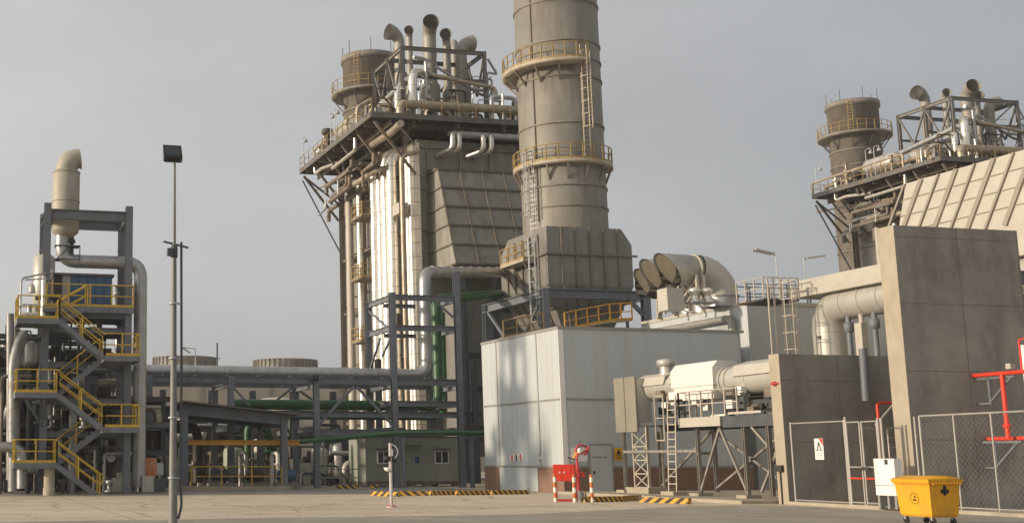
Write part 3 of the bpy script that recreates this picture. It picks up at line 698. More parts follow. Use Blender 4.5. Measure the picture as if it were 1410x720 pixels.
b = MB(); q = [(i, (i+1) % 4, 4+(i+1) % 4, 4+i) for i in range(4)]
b.add(top+mid, q+[(0, 3, 2, 1)]); b.add(mid+low, q); b.build('box_casing', 'dcasing', db)
b = MB().add(low+hop, q+[(4, 5, 6, 7)]).build('hopper', 'dcasing', db)
b = MB()
for i in range(1, 6):
    x = X0+(X1-X0)*i/6; b.bar((x, Y0-.07, zm), (x, Y0-.07, zt-.02), .12, .14, up=(0, 1, 0))
    xb = X0+1.9+(X1-X0-3.8)*i/6; b.bar((x, Y0-.05, zm-.05), (xb, Y0+1.15, zb), .12, .12)
    y = Y0+(Y1-Y0)*i/6; b.bar((X0-.07, y, zm), (X0-.07, y, zc if i > 4 else zt-.4), .14, .12, up=(1, 0, 0))
    yb = Y0+1.2+(Y1-Y0-2.8)*i/6; b.bar((X0-.05, y, zm-.05), (X0+1.85, yb, zb), .12, .12)
for z in (zm+2.1,): b.bar((X0-.2, Y0-.1, z), (X1+.3, Y0-.1, z), .18, .12); b.bar((X0-.1, Y0, z), (X0-.1, Y1, z), .18, .12)
for k in (.35, .7): b.bar((X0+1.9*k, Y0+1.2*k-.08, zm+(zb-zm)*k), (X1-1.9*k, Y0+1.2*k-.08, zm+(zb-zm)*k), .14); b.bar((X0+1.9*k-.06, Y0+1.2*k, zm+(zb-zm)*k), (X0+1.9*k-.06, Y1-1.6*k, zm+(zb-zm)*k), .14)
b.build('stiffener', 'ribg', db)
# side walkway and caged ladder on the left face
p = at(720, 360, X=X0); zp = at(704, 361, X=X0-1.1).z
pl = MB().box((X0-1.1, 77.4, zp-.2), (X0-.1, 81.0, zp)).build('side_walkway', 'concl2', db)
MB().rail([(X0-.15, 77.4, zp), (X0-1.05, 77.4, zp), (X0-1.05, 81.0, zp)], 1.1, 1.1, .04).build('railing', 'ochre', pl)
b = MB()
for y in (77.6, 79.3, 80.8): b.bar((X0-1, y, zp-.2), (X0-.1, y, zp-1.8), .1)
b.build('bracket', 'rsteel', pl)
MB().ladder((X0-1.0, Y0+.3, 8.6), (X0-1.0, Y0+.3, zp+1.2), (1, 0, 0), .5, .03, .32, 2.2, (0, -1, 0)).build('ladder', 'galv', db)
# support portal around the box
sf = thing('support_portal', 'grey steel portal frame carrying the diverter box under the huge stack', 'steel frame', (39.2, 74.6, 8.4))
fy0, fy1 = 74.8, 83.8; a = at(749, 397, Y=fy0); fx0 = a.x; zt = a.z; fx1 = at(888, 402, Y=fy0).x
for x in (fx0, fx1):
    for y in (fy0, fy1): MB().ibeam((x, y, 0), (x, y, zt), .5, .5).build('post', 'steel', sf)
for y in (fy0, fy1): MB().ibeam((fx0-.25, y, zt-.3), (fx1+.25, y, zt-.3), .4, .6).build('front_beam', 'steel', sf)
for x in (fx0, fx1): MB().ibeam((x, fy0, zt-.3), (x, fy1, zt-.3), .35, .6).build('side_beam', 'steel', sf)
MB().bar((fx1-.2, fy0, zt-1.6), (fx1-1.2, fy0, zt-.6), .25).bar((fx0, fy0+.3, zt-.6), (fx0, 79.3, 9), .2).bar((fx0, fy1-.3, zt-.6), (fx0, 79.3, 9), .2).build('brace', 'steel', sf)
# sloping walkway in front of the hopper
wk = thing('roof_walkway', 'orange-railed ramp on the roof in front of the hopper', 'walkway', (38, 73.6, 8.6))
a, b_, c_ = at(774, 455, Y=72), at(836, 443, Y=72), at(866, 441, Y=72)
MB().bar(a, b_, .8, .14).bar(b_, c_, .8, .14).build('deck', 'concl2', wk)
MB().rail([a+V((0, -.4, 0)), b_+V((0, -.4, 0)), c_+V((0, -.4, 0))], 1.1, .9, .035).build('railing', 'orange', wk)
b = MB()
for t in (a, b_, c_): b.bar((t.x, 72.2, 0), (t.x, 72.2, t.z), .15)
b.build('leg', 'steel', wk)
w2 = thing('hopper_walkway', 'low yellow-railed walkway at the left foot of the hopper', 'walkway', (36, 75, 8.6))
a, c_ = at(690, 466, Y=73.4), at(745, 455, Y=73.4)
MB().bar(a, c_, .8, .12).build('deck', 'concl2', w2); MB().rail([a+V((0, -.4, 0)), c_+V((0, -.4, 0))], 1.1, .9, .035).build('railing', 'ochre', w2)
MB().bar((a.x, 73.6, 0), a, .15).bar((c_.x, 73.6, 0), c_, .15).build('leg', 'steel', w2)

# ================================================================== WHITE BUILDING
BX0, BX1, BY0, BY1, BZ = 31.2, 42.1, 59.0, 68.5, 8.52
wb = thing('turbine_hall', 'white metal-clad building with a brick plinth, front centre', 'building', (BX0, BY0, 0))
b = MB(); rr = .5
ring = [(BX0, BY0), (BX1-rr, BY0)]+[(BX1-rr+rr*math.sin(R(t)), BY0+rr-rr*math.cos(R(t))) for t in (15, 30, 45, 60, 75, 90)]+[(BX1, BY1), (BX0, BY1)]
n = len(ring)
b.add([(x, y, 1.32) for x, y in ring]+[(x, y, BZ) for x, y in ring], [(i, (i+1) % n, n+(i+1) % n, n+i) for i in range(n)]+[tuple(range(n, 2*n))])
b.build('wall', 'siding', wb)
b = MB(); b.box((BX0-.06, BY0-.06, 0), (BX1, BY1, 1.32)).build('brick_plinth', 'brickm', wb)
b = MB().box((BX0-.05, BY0-.05, BZ-.06), (BX1, BY0+.02, BZ+.08)).box((BX0-.05, BY0+.02, BZ-.06), (BX0+.02, BY1, BZ+.08))
zs = at(768, 549, Y=BY0).z
b.box((BX0-.03, BY0-.03, zs-.05), (BX1-.4, BY0, zs+.05)).box((BX0-.03, BY0, zs-.05), (BX0, BY1, zs+.05))
b.box((BX0-.09, BY0-.09, 1.3), (BX1, BY0-.05, 1.4)).box((BX0-.09, BY0-.05, 1.3), (BX0-.05, BY1, 1.4))
for x in (686, 742): y = at(x, 560, X=BX0).y; b.box((BX0-.025, y-.04, 1.4), (BX0, y+.04, BZ-.06))
b.build('trim', 'trim', wb)
b = MB()
for x in (771.5,): b.box((BX0-.04, BY0-.04, 1.42), (BX0+.25, BY0-.002, BZ-.1))
b.build('corner_flashing', 'white', wb)
ya, yb = at(742, 640, X=BX0).y, at(690, 640, X=BX0).y
MB().box((BX0-.1, ya, .03), (BX0-.062, yb, 1.29)).build('low_door', 'siding', wb)
a, c_ = at(811, 613, Y=BY0), at(840, 613, Y=BY0)
d = MB().box((a.x, BY0-.1, .05), (c_.x, BY0-.062, a.z)).build('door', 'siding', wb)
MB().box((a.x-.08, BY0-.11, .05), (a.x, BY0-.04, a.z+.08)).box((c_.x, BY0-.11, .05), (c_.x+.08, BY0-.04, a.z+.08)).box((a.x, BY0-.11, a.z), (c_.x, BY0-.04, a.z+.08)).build('door_frame', 'trim', d)
MB().box((a.x+.12, BY0-.15, 1.0), (a.x+.2, BY0-.1, 1.14)).build('handle', 'black', d)
p = at(824, 629, Y=BY0)
def text(s, size, loc, face='-Y', m_='black', parent=None, name='lettering', ext=.004, align='CENTER'):
    cu = bpy.data.curves.new(name, 'FONT'); cu.body = s; cu.size = size; cu.extrude = ext; cu.align_x = align; cu.align_y = 'CENTER'
    tmp = bpy.data.objects.new(name, cu); me = bpy.data.meshes.new_from_object(tmp); bpy.data.objects.remove(tmp); bpy.data.curves.remove(cu)
    rot = Matrix.Rotation(R(90), 4, 'X') if face == '-Y' else Matrix.Rotation(R(-90), 4, 'Z') @ Matrix.Rotation(R(90), 4, 'X')
    if isinstance(face, Matrix): rot = face
    base = V(parent['_o']) if parent is not None else V((0, 0, 0))
    me.transform(Matrix.Translation(V(loc)-base) @ rot); me.materials.clear(); me.materials.append(M[m_])
    o = bpy.data.objects.new(name, me); COL.objects.link(o)
    if parent is not None: o.parent = parent
    return o
b = MB()
for x_, w_ in ((-.42, .09), (-.31, .08), (-.21, .1), (-.09, .08), (.01, .09), (.2, .1), (.32, .1)): b.box((p.x+x_, BY0-.108, p.z-.05), (p.x+x_+w_, BY0-.101, p.z+.05))
b.build('worn_lettering', 'trim', d)
# signs on the white building
def plate(name, label, x0, y0, x1, y1, m_, Y=None, X=None, th=.03, cat='sign'):
    if Y is not None:
        a, c = at(x0, y0, Y=Y), at(x1, y1, Y=Y); o = MB().box((a.x, Y-th-.01, c.z), (c.x, Y-.01, a.z))
        ctr = ((a.x+c.x)/2, Y, (a.z+c.z)/2)
    else:
        a, c = at(x0, y0, X=X), at(x1, y1, X=X); o = MB().box((X-th-.01, min(a.y, c.y), min(a.z, c.z)), (X-.01, max(a.y, c.y), max(a.z, c.z)))
        ctr = (X, (a.y+c.y)/2, (a.z+c.z)/2)
    t = thing(name, label, cat, ctr); o.build('panel', m_, t); return t, V(ctr), abs(a.z-c.z)
t, c, h = plate('warning_sign', 'yellow warning notice with a triangle, right of the door on the white building', 845, 616, 858, 634, 'sign_y', Y=BY0)
MB().prism([(c.x-.15, BY0-.045, c.z), (c.x+.15, BY0-.045, c.z), (c.x, BY0-.045, c.z+.26)], (0, -.005, 0)).build('triangle', 'black', t)
b = MB()
for k in range(3): b.box((c.x-.2, BY0-.05, c.z-.08-.09*k), (c.x+.2, BY0-.042, c.z-.04-.09*k))
b.build('lettering', 'dark', t)
t, c, h = plate('notice_board', 'pale framed notice board with a brown diagonal, left of the door', 785, 616, 809, 635, 'white', Y=BY0)
MB().bar((c.x-.42, BY0-.05, c.z-.28), (c.x-.05, BY0-.05, c.z+.3), .2, .02).build('diagonal_band', 'sign_y', t)
for k, (x, mm, lb) in enumerate(((706, 'sign_r', 'red extinguisher symbol nearest the left edge of the white wall'), (712, 'black', 'dark extinguisher symbol between the red and pink ones'), (718, 'dred', 'faded pink-red symbol right of the dark extinguisher symbol'))):
    t, c, h = plate('safety_sign', lb, x-2.7, 624, x+2.7, 634, 'sign_w', X=BX0); 
    MB().box((BX0-.05, c.y-.09, c.z-.2), (BX0-.041, c.y+.09, c.z+.1)).box((BX0-.05, c.y-.04, c.z+.1), (BX0-.041, c.y+.04, c.z+.19)).build('symbol', mm, t)
t, c, h = plate('safety_sign', 'small black and white sign beside the seam of the white wall', 742.5, 625, 746.5, 634, 'sign_w', X=BX0)
MB().prism([(BX0-.05, c.y-.1, c.z+.17), (BX0-.05, c.y+.1, c.z+.17), (BX0-.05, c.y, c.z)], (.008, 0, 0)).prism([(BX0-.05, c.y-.1, c.z-.17), (BX0-.05, c.y+.1, c.z-.17), (BX0-.05, c.y, c.z)], (.008, 0, 0)).build('symbol', 'black', t)

# ================================================================== SECOND BUILDING with intake ducts
C2 = at(1028, 417, Y=61.5); ZB2 = C2.z; X2 = C2.x; Y2 = 61.5; Y2b = at(884, 447, X=X2).y
sb = thing('machine_hall', 'grey metal-clad building with a sunlit side wall behind the white one', 'building', (X2, Y2, 0))
MB().box((X2, Y2, 0), (X2+16, Y2b, ZB2)).build('wall', 'siding', sb)
MB().box((X2-.06, Y2-.06, ZB2-.1), (X2+16, Y2, ZB2+.1)).box((X2-.06, Y2, ZB2-.1), (X2, Y2b, ZB2+.1)).build('parapet_trim', 'cream', sb)
MB().box((X2-.02, Y2+.02, 5), (X2-.001, Y2b, ZB2-.12)).build('side_cladding', 'creams', sb) if False else None
b = MB().pipe([(X2-.35, Y2b-.5, ZB2-.75), (X2-.35, Y2+1.0, ZB2-.75), (X2-.35, Y2+1.0, 7.2)], .2, 10)
tag(b.build('drain_pipe', 'trim'), 'grey drain pipe bent down along the sunlit side of the machine hall', 'pipe')
# intake ducts: three big horizontal silencers with obliquely cut mouths
def intake(Y, xm, xr, ytop, label):
    a = at(xm, ytop, Y=Y); e_ = at(xr, ytop, Y=Y); r = .88; z = a.z-r
    t = thing('intake_duct', label, 'duct', (e_.x-r, Y, ZB2), 'big intake ducts on the roof')
    seg = 28; vs_ = []; fs = []
    xa, xb = a.x, e_.x-2.3
    xs = [None, xa+2.6, xb-1.9, xb]
    for i in range(4):
        for j in range(seg):
            an = 2*math.pi*j/seg; cz, cy = math.cos(an), math.sin(an)
            x = xa+(1-cz)*.62 if i == 0 else xs[i]
            rad = r*(1.07 if i == 0 else 1)
            vs_.append((x, Y+cy*rad, z+cz*rad))
    for i in range(3):
        for j in range(seg): fs.append((i*seg+j, i*seg+(j+1) % seg, (i+1)*seg+(j+1) % seg, (i+1)*seg+j))
    MB().add(vs_, fs, True).build('horn', 'pearl', t)
    MB().add([(xa+.14+(1-math.cos(2*math.pi*j/seg))*.62, Y+r*.98*math.sin(2*math.pi*j/seg), z+r*.98*math.cos(2*math.pi*j/seg)) for j in range(seg)], [tuple(range(seg))]).build('lit_mouth_disc', 'mouth_tan', t)  # added disc, coloured like the sunlit inside of the horn
    pts = [(xb, Y, z)]+[(xb+1.5*math.sin(R(k*15)), Y, z-1.5*(1-math.cos(R(k*15)))) for k in range(1, 7)]
    b = MB().tube(pts, r*1.05, 28, False); b.build('elbow', 'pearl', t)
    MB().lathe((xb+1.5, Y, 0), [(r*1.05, ZB2), (r*1.05, z-1.5)], 28).lathe((xb+1.5, Y, 0), [(r*1.05, z-1.55), (r*1.12, z-1.55), (r*1.12, z-1.45), (r*1.05, z-1.45)], 28).build('riser', 'dclad', t)
    k = MB()
    for x in (xa+2.3, xb-.2): k.lathe((0, 0, 0), [(r, -.06), (r+.08, -.06), (r+.08, .06), (r, .06)], 28); k.v[-112:] = [V((x+p.z, Y+p.y, z+p.x)) for p in k.v[-112:]]
    k.build('flange', 'cream', t)
    k = MB()
    for x in (xa+1.9, xb-.2):
        for s_ in (-1, 1): k.bar((x, Y+s_*.9, ZB2), (x, Y+s_*.9, z-.4), .14)
        k.bar((x, Y-.9, ZB2+.3), (x, Y+.9, z-.6), .08); k.bar((x, Y+.9, ZB2+.3), (x, Y-.9, z-.6), .08)
    for s_ in (-1, 1): k.bar((xa+1.9, Y+s_*.9, ZB2+.3), (xb-.2, Y+s_*.9, z-1), .08); k.bar((xa+1.9, Y+s_*.9, z-1), (xb-.2, Y+s_*.9, ZB2+.3), .08)
    k.build('stand', 'lattice', t); return t
intake(63.6, 904, 1006, 350, 'nearest and highest of the three cream intake ducts on the machine hall roof')
p = at(884, 357, Y=66.3)
intake(66.3, 884, 985, 358, 'middle one of the three cream intake ducts on the machine hall roof')
intake(69.0, 876, 966, 371, 'rearmost of the three cream intake ducts, mostly hidden by the others')
a, c_ = at(918, 396, Y=62.2), at(943, 427, Y=62.2)
t = thing('roof_cabinet', 'cream box hung under the mouth of the nearest intake duct', 'equipment', (a.x, 62.2, ZB2))
MB().box((a.x, 62.2, c_.z), (c_.x, 63.2, a.z)).build('housing', 'cream', t); MB().bar((a.x+.1, 62.7, ZB2-.3), (a.x+.1, 62.7, c_.z), .12).bar((c_.x-.1, 62.7, ZB2-.3), (c_.x-.1, 62.7, c_.z), .12).build('leg', 'rsteel', t)
for k, (x, lb) in enumerate(((957, 'small shiny roof fan under the intake duct, left of two'), (975, 'small shiny roof fan under the intake duct, right of two'))):
    p = at(x, 418, Y=62.4); t = thing('roof_fan', lb, 'fan', (p.x, 62.4, ZB2), 'roof fans')
    MB().lathe((p.x, 62.4, ZB2), [(.34, 0), (.34, .15), (.2, .2), (.2, .6), (.3, .64), (.3, .85), (.1, .93), (.02, .95)], 18).build('cowl', 'clad', t)
    MB().box((p.x-.4, 62.0, ZB2+.02), (p.x+.4, 62.8, ZB2+.1)).build('base', 'trim', t)
for i, (x0_, x1_) in enumerate(((870, 1000), )):
    pass
# roof railing and lamps
rl = tag(MB().rail([(X2+.3, Y2+7, ZB2), (X2+.3, Y2+.3, ZB2), (X2+12, Y2+.3, ZB2)][1:], 1.15, 1.3, .035, False).rail([(at(1004, 400, Y=Y2+1.5).x, Y2+1.5, ZB2), (X2+12, Y2+1.5, ZB2)], 1.15, 1.3, .035, False).build('roof_railing', 'steel'), 'thin grey railing along the roof edge of the machine hall', 'railing')
for k, (x, yt, dx, lb) in enumerate(((1068, 352, -1.35, 'twin tube lamp pointing left on a thin post above the machine hall roof'), (1107, 358, 1.35, 'twin tube lamp pointing right on a thin post above the machine hall roof'))):
    p = at(x, yt, Y=Y2+.6); t = thing('roof_lamp', lb, 'lamp', (p.x, Y2+.6, ZB2), 'roof lamps')
    MB().pipe([(p.x, Y2+.6, ZB2), (p.x, Y2+.6, p.z), (p.x+dx*.2, Y2+.6, p.z+.1)], .03, 6).build('post', 'galv', t)
    b = MB(); b.bar((p.x+dx*.1, Y2+.5, p.z+.1), (p.x+dx, Y2+.5, p.z+.28 if dx > 0 else p.z+.32), .09).bar((p.x+dx*.1, Y2+.8, p.z+.1), (p.x+dx, Y2+.8, p.z+.3), .09); b.build('lamp_head', 'cream', t)
# access ladder tower in front of the machine hall
a = at(1056, 380, Y=58); lt = thing('caged_ladder', 'sunlit caged ladder rising from the concrete wall to the machine hall roof', 'ladder', (a.x, 58, 5))
b = MB(); xl, xr = a.x, at(1073, 380, Y=58).x
for x in (xl, xl+.35): b.bar((x, 58, 0), (x, 58, a.z), .07)
z = .6
while z < a.z: b.bar((xl, 58, z), (xl+.35, 58, z), .05); z += .9
b.build('guide_posts', 'lattice', lt)
MB().ladder((xr+.3, 58, 0), (xr+.3, 58, a.z), (1, 0, 0), .45, .035, .3, 3, (0, -1, 0)).build('ladder', 'lattice', lt)
MB().box((xl-.2, 58.1, a.z-1.3), (xr+1.2, 60.4, a.z-1.2)).build('landing', 'dark', lt)
MB().rail([(xl-.2, 60.4, a.z-1.2), (xl-.2, 58.1, a.z-1.2), (xr+1.2, 58.1, a.z-1.2), (xr+1.2, 60.4, a.z-1.2)], 1.15, .9, .03, False).build('railing', 'lattice', lt)

# ================================================================== CREAM EXHAUST DUCTS right of centre
M['rib_shade'] = mat('rib_and_shadow_tan', (.27, .235, .19), .6, .1, .12, 1)
XC = 46.5
a, c_ = at(1121, 384, X=XC), at(1222, 388, X=XC)
ed = thing('bend_duct', 'silver-cream duct turning from horizontal down to the ground behind the low wall', 'duct', (XC, a.y, 0))
rz = .85; zc = at(1190, 413, X=XC).z; yv = at(1139, 440, X=XC).y
MB().pipe([(XC+.1, 42, zc), (XC+.1, yv, zc), (XC+.1, yv, 0)], rz, 28, 1.3).build('tube', 'pearl', ed)
b = MB().box((XC-1.0, 41, at(1160, 398, X=XC-1).z), (XC+1.4, yv+1.5, at(1160, 386, X=XC-1).z)); b.build('ledge', 'cream', ed)
MB().box((XC-.7, 41, at(1160, 386, X=XC-1).z+.003), (XC+1.4, yv+1.2, at(1160, 374, X=XC-.7).z)).build('enclosure', 'cream', ed)
MB().lathe((XC-.77, yv-.2, at(1139, 466, X=XC).z), [(.02, 0), (.12, 0), (.12, .1)], 12).build('port', 'trim', ed)
for k, (x, ya_, yb_, lb) in enumerate(((1168, 440, 600, 'grey spring hanger post left of the cream one under the bend duct'), (1186, 440, 600, 'cream-faced post in the middle under the bend duct'), (1203, 430, 600, 'slim grey post right of the cream one under the bend duct'))):
    p = at(x, ya_, X=XC-.2); Yp = p.y
    o = MB().tube([(XC-.2, Yp, 0), (XC-.2, Yp, zc-.6)], .14 if k != 1 else .12, 10)
    if k != 1: o.lathe((XC-.2, Yp, zc-1.6), [(.14, 0), (.25, .05), (.25, .5), (.14, .55)], 12)
    else: o.box((XC-.45, Yp-.25, 4), (XC-.1, Yp+.25, zc-1.2))
    tag(o.build('support_post', 'steel' if k != 1 else 'cream'), lb, 'post', 'supports under the bend duct')
# sunlit filter house with sloping ribbed side at far right
fx = 55.0; zA = at(1247, 253, X=fx); yl = zA.y; zt = zA.z
fh = thing('filter_house', 'big cream ribbed housing with a sloping sunlit side above the tall wall', 'building', (fx, 50, 8))
slope = .55; zb = zt-9
f_ = [(fx, yl, zt), (fx-slope*2, yl, zt-4), (fx-slope*2, yl, zb), (fx+9, yl, zb), (fx+9, yl, zt)]
MB().prism(f_, (0, yl*-1+38, 0)).build('housing', 'cream', fh)
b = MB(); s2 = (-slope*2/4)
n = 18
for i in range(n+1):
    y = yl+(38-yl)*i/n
    b.bar((fx-.06, y, zt-.02), (fx-slope*2-.06, y+1.2, zt-4), .24 if i % 2 else .12, .16, up=(1, 0, .3))  # ribs whose brown tone, width and lean paint slanting shadow stripes
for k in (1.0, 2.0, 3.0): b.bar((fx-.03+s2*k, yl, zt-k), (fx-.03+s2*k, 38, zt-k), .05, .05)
b.build('stiffener', 'rib_shade', fh)


# ================================================================== CONCRETE WALLS
def cwall(name, label, xl, y, z, xr, th, pts=None):
    t = thing(name, label, 'wall', (xl, y, 0))
    MB().box((xl, y, -.2), (xr, y+th, z)).build('slab', 'conc', t)
    MB().box((xl-.012, y-.006, -.2), (xl, y+th+.006, z+.006)).build('lit_end_face', 'concl', t)  # paler skin on the sunward end, its lit tone put into the colour
    b = MB()
    for zz in [k*2.4 for k in range(1, 5) if k*2.4 < z]: b.box((xl+.01, y-.007, zz-.012), (xr, y-.003, zz+.012))
    for k in range(1, 6):
        x = xl+2.6*k
        if x < xr: b.box((x-.01, y-.007, 0), (x+.01, y-.003, z-.01))
    b.build('joint', 'dark2', t)
    b = MB(); zz = .6
    while zz < z-.3:
        x = xl+.65
        while x < xr-.1: b.lathe((0, 0, 0), [(.001, 0), (.028, 0)], 8); b.v[-16:] = [V((x+p.x, y-.004, zz+p.y)) for p in b.v[-16:]]; x += 1.3
        zz += 1.2
    o = b.build('tie_holes', 'dark2', t); o['kind'] = 'stuff'; return t
M['dark2'] = mat('joint_dark', (.17, .15, .12), .9)  # dark brown-grey of the formwork joints and tie holes
W1Y = 43.0; a = at(1072, 487, Y=W1Y); W1X, W1Z = a.x, a.z
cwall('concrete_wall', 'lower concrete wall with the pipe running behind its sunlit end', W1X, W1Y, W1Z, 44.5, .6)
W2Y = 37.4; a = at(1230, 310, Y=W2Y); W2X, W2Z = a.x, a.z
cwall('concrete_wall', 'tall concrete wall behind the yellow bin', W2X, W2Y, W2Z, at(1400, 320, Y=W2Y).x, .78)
# lightning conductor and red hose connection fixed to the end of the lower wall
t = thing('wall_conduit', 'thin conduit with a dark box on the sunlit end of the lower wall', 'conduit', (W1X, W1Y+.3, 0))
p = at(1073, 646, X=W1X-.05)
MB().tube([(W1X-.05, W1Y+.35, 0), (W1X-.05, W1Y+.35, 1.4)], .03, 6).build('tube', 'dark', t)
MB().box((W1X-.14, W1Y+.15, 1.25), (W1X-.02, W1Y+.5, 1.5)).build('box', 'dark', t)
p = at(1066, 528, X=W1X-.05); MB().tube([(W1X-.2, p.y, p.z), (W1X+.05, p.y-.3, p.z)], .04, 6).box((W1X-.12, p.y-.1, p.z-.08), (W1X-.013, p.y+.08, p.z+.08)).build('bracket', 'dred', t)
# dark steel and cable trays at the far right, behind the tall wall
t = thing('cable_frame', 'dark blue-grey steel beam and pipes behind the right end of the tall wall', 'steel frame', (39.6, 40, 0))
MB().ibeam((40.2, 41, 0), (40.2, 41, 8.6), .4, .4).ibeam((38.6, 41, 8.9), (46, 41, 8.9), .4, .5).build('beam', 'steel', t)
MB().pipe([(38.6, 41.6, 8.1), (46, 41.6, 8.1)], .25).pipe([(38.6, 41.6, 7.2), (46, 41.6, 7.2)], .2).build('pipe', 'dsteel', t)
MB().box((38.6, 43, 0), (47, 43.3, 8.6)).build('back_panel', 'dcasing', t)

# red fire main on the tall wall
t = thing('fire_pipe', 'red fire pipes standing out from the tall wall at the right edge', 'pipe', (36.5, W2Y, 0))
for x, y, r in ((1341, 517, .07), (1360, 604, .07)):
    p = at(x, y, Y=W2Y-.05); MB().pipe([(p.x, W2Y+.02, p.z), (p.x, W2Y-4.6, p.z)], r, 10).build('pipe', 'red', t)
    if y < 550: zt, X_ = p.z, p.x
    else: zb = p.z
pv = at(1383, 550, X=X_+.0)
MB().tube([(X_, pv.y, zb), (X_, pv.y, zt)], .075, 10).lathe((X_, pv.y, zb+.35), [(.075, 0), (.13, .02), (.13, .12), (.075, .14)], 10).build('riser', 'red', t)
pv = at(1404, 480, X=X_)
MB().pipe([(X_, pv.y, zt), (X_, pv.y, zt+1.1), (X_, pv.y-1, zt+1.1)], .03, 8).build('thin_pipe', 'red', t)
for z in (zt, zb):
    yb_ = at(1360, 540, X=X_).y
    b = MB().bar((X_+.1, yb_, z-.12), (X_+.1, yb_-1.1, z-.12), .08).bar((X_+.1, yb_, z-.12), (X_+.1, yb_, z-1.05), .08).bar((X_+.1, yb_, z-.95), (X_+.1, yb_-.95, z-.14), .07)
    b.bar((X_+.1, yb_, z-.12), (X_+.1, W2Y, z-.12), .08).bar((X_+.1, yb_, z-1.0), (X_+.1, W2Y, z-1.0), .06).build('bracket', 'steel', t)
MB().bar((X_-.1, pv.y+.35, zt+.12), (X_-.1, pv.y+.35, zt+.3), .2).build('valve', 'cream', t)
tag(MB().box((X_+.02, pv.y-.15, zt-.9), (X_+.1, pv.y-.02, zt+.9)).build('white_post', 'white'), 'white post at the right edge behind the red fire pipes', 'post')

# ================================================================== FENCE
def az(x, D):      # ground point seen at column x, D metres from the camera along its heading
    k = (x-PX0)/math.hypot(FPX, 273.); return V((D*math.sin(HEAD)+k*D*math.cos(HEAD), D*math.cos(HEAD)-k*D*math.sin(HEAD), 0))
f0, f1 = az(1093, 48.5), az(1410, 37.6)
fd = (f1-f0)
def fpt(x):
    # intersection of the fence line with image column x
    d = az(x, 1.0); n_ = V((fd.y, -fd.x, 0)); return d*(f0.dot(n_)/d.dot(n_))
def fmesh(m, a, b, z0, z1, s=.2):
    # diagonal wire mesh, thin real wires
    L_ = (b-a).length; d = (b-a)/L_; h = z1-z0; k = -h
    while k < L_:
        for sg in (0, 1):
            u0, u1 = max(0, k), min(L_, k+h)
            if u1-u0 > .02:
                za, zb_ = (z0+(u0-k), z0+(u1-k)) if sg == 0 else (z1-(u0-k), z1-(u1-k))
                m.bar(V((*(a+d*u0).xy, za)), V((*(a+d*u1).xy, zb_)), .0022, .0022)
        k += s
FH = 3.15
fn = thing('mesh_fence', 'galvanised mesh fence panel with a small hazard sign, left of the gate', 'fence', f0)
a, b_ = fpt(1092), fpt(1166)
k = MB()
for p in (a, b_): k.tube([p, p+V((0, 0, FH))], .04, 8)
k.build('post', 'fence', fn)
MB().tube([a+V((0, 0, FH-.05)), b_+V((0, 0, FH-.05))], .03, 6).tube([a+V((0, 0, .18)), b_+V((0, 0, .18))], .03, 6).build('rail', 'fence', fn)
k = MB(); fmesh(k, a, b_, .2, FH-.05); k.build('wire_mesh', 'fence', fn)
# hazard sign
q = fpt(1131); nrm = V((fd.y, -fd.x, 0)).normalized(); nrm = nrm if nrm.dot(q) < 0 else -nrm; u = fd.normalized()
zc = EYE+(633-618)/ (math.hypot(FPX, 273)/ (q.x*math.sin(HEAD)+q.y*math.cos(HEAD)))
sg = thing('hazard_sign', 'white hazard sign with a black figure and red corner on the fence', 'sign', q+V((0, 0, zc)))
c = q+nrm*.05+V((0, 0, zc))
def pl4(c, u, w_, h_, th): 
    b = MB(); b.prism([c-u*w_/2-V((0,0,h_/2)), c+u*w_/2-V((0,0,h_/2)), c+u*w_/2+V((0,0,h_/2)), c-u*w_/2+V((0,0,h_/2))], nrm*th); return b
pl4(c, u, .5, .78, .012).build('panel', 'sign_w', sg)
c2_ = c+nrm*.014
MB().prism([c2_+u*.02+V((0, 0, .38)), c2_+u*.24+V((0, 0, .38)), c2_+u*.24+V((0, 0, .12))], nrm*.003).build('red_corner', 'sign_r', sg)
b = MB(); b.prism([c2_-u*.12+V((0,0,-.04)), c2_-u*.06+V((0,0,-.04)), c2_+u*.03+V((0,0,.26)), c2_-u*.02+V((0,0,.26))], nrm*.004)
b.prism([c2_+u*.15+V((0,0,-.04)), c2_+u*.09+V((0,0,-.04)), c2_-u*.02+V((0,0,.26)), c2_+u*.03+V((0,0,.26))], nrm*.004)
b.prism([c2_-u*.2+V((0,0,-.07)), c2_+u*.2+V((0,0,-.07)), c2_+u*.2+V((0,0,-.045)), c2_-u*.2+V((0,0,-.045))], nrm*.004).build('figure', 'black', sg)
b = MB()
for k in range(3): b.prism([c2_-u*.18+V((0,0,-.17-.07*k)), c2_+u*.18+V((0,0,-.17-.07*k)), c2_+u*.18+V((0,0,-.145-.07*k)), c2_-u*.18+V((0,0,-.145-.07*k))], nrm*.004)
b.build('lettering', 'trim', sg)
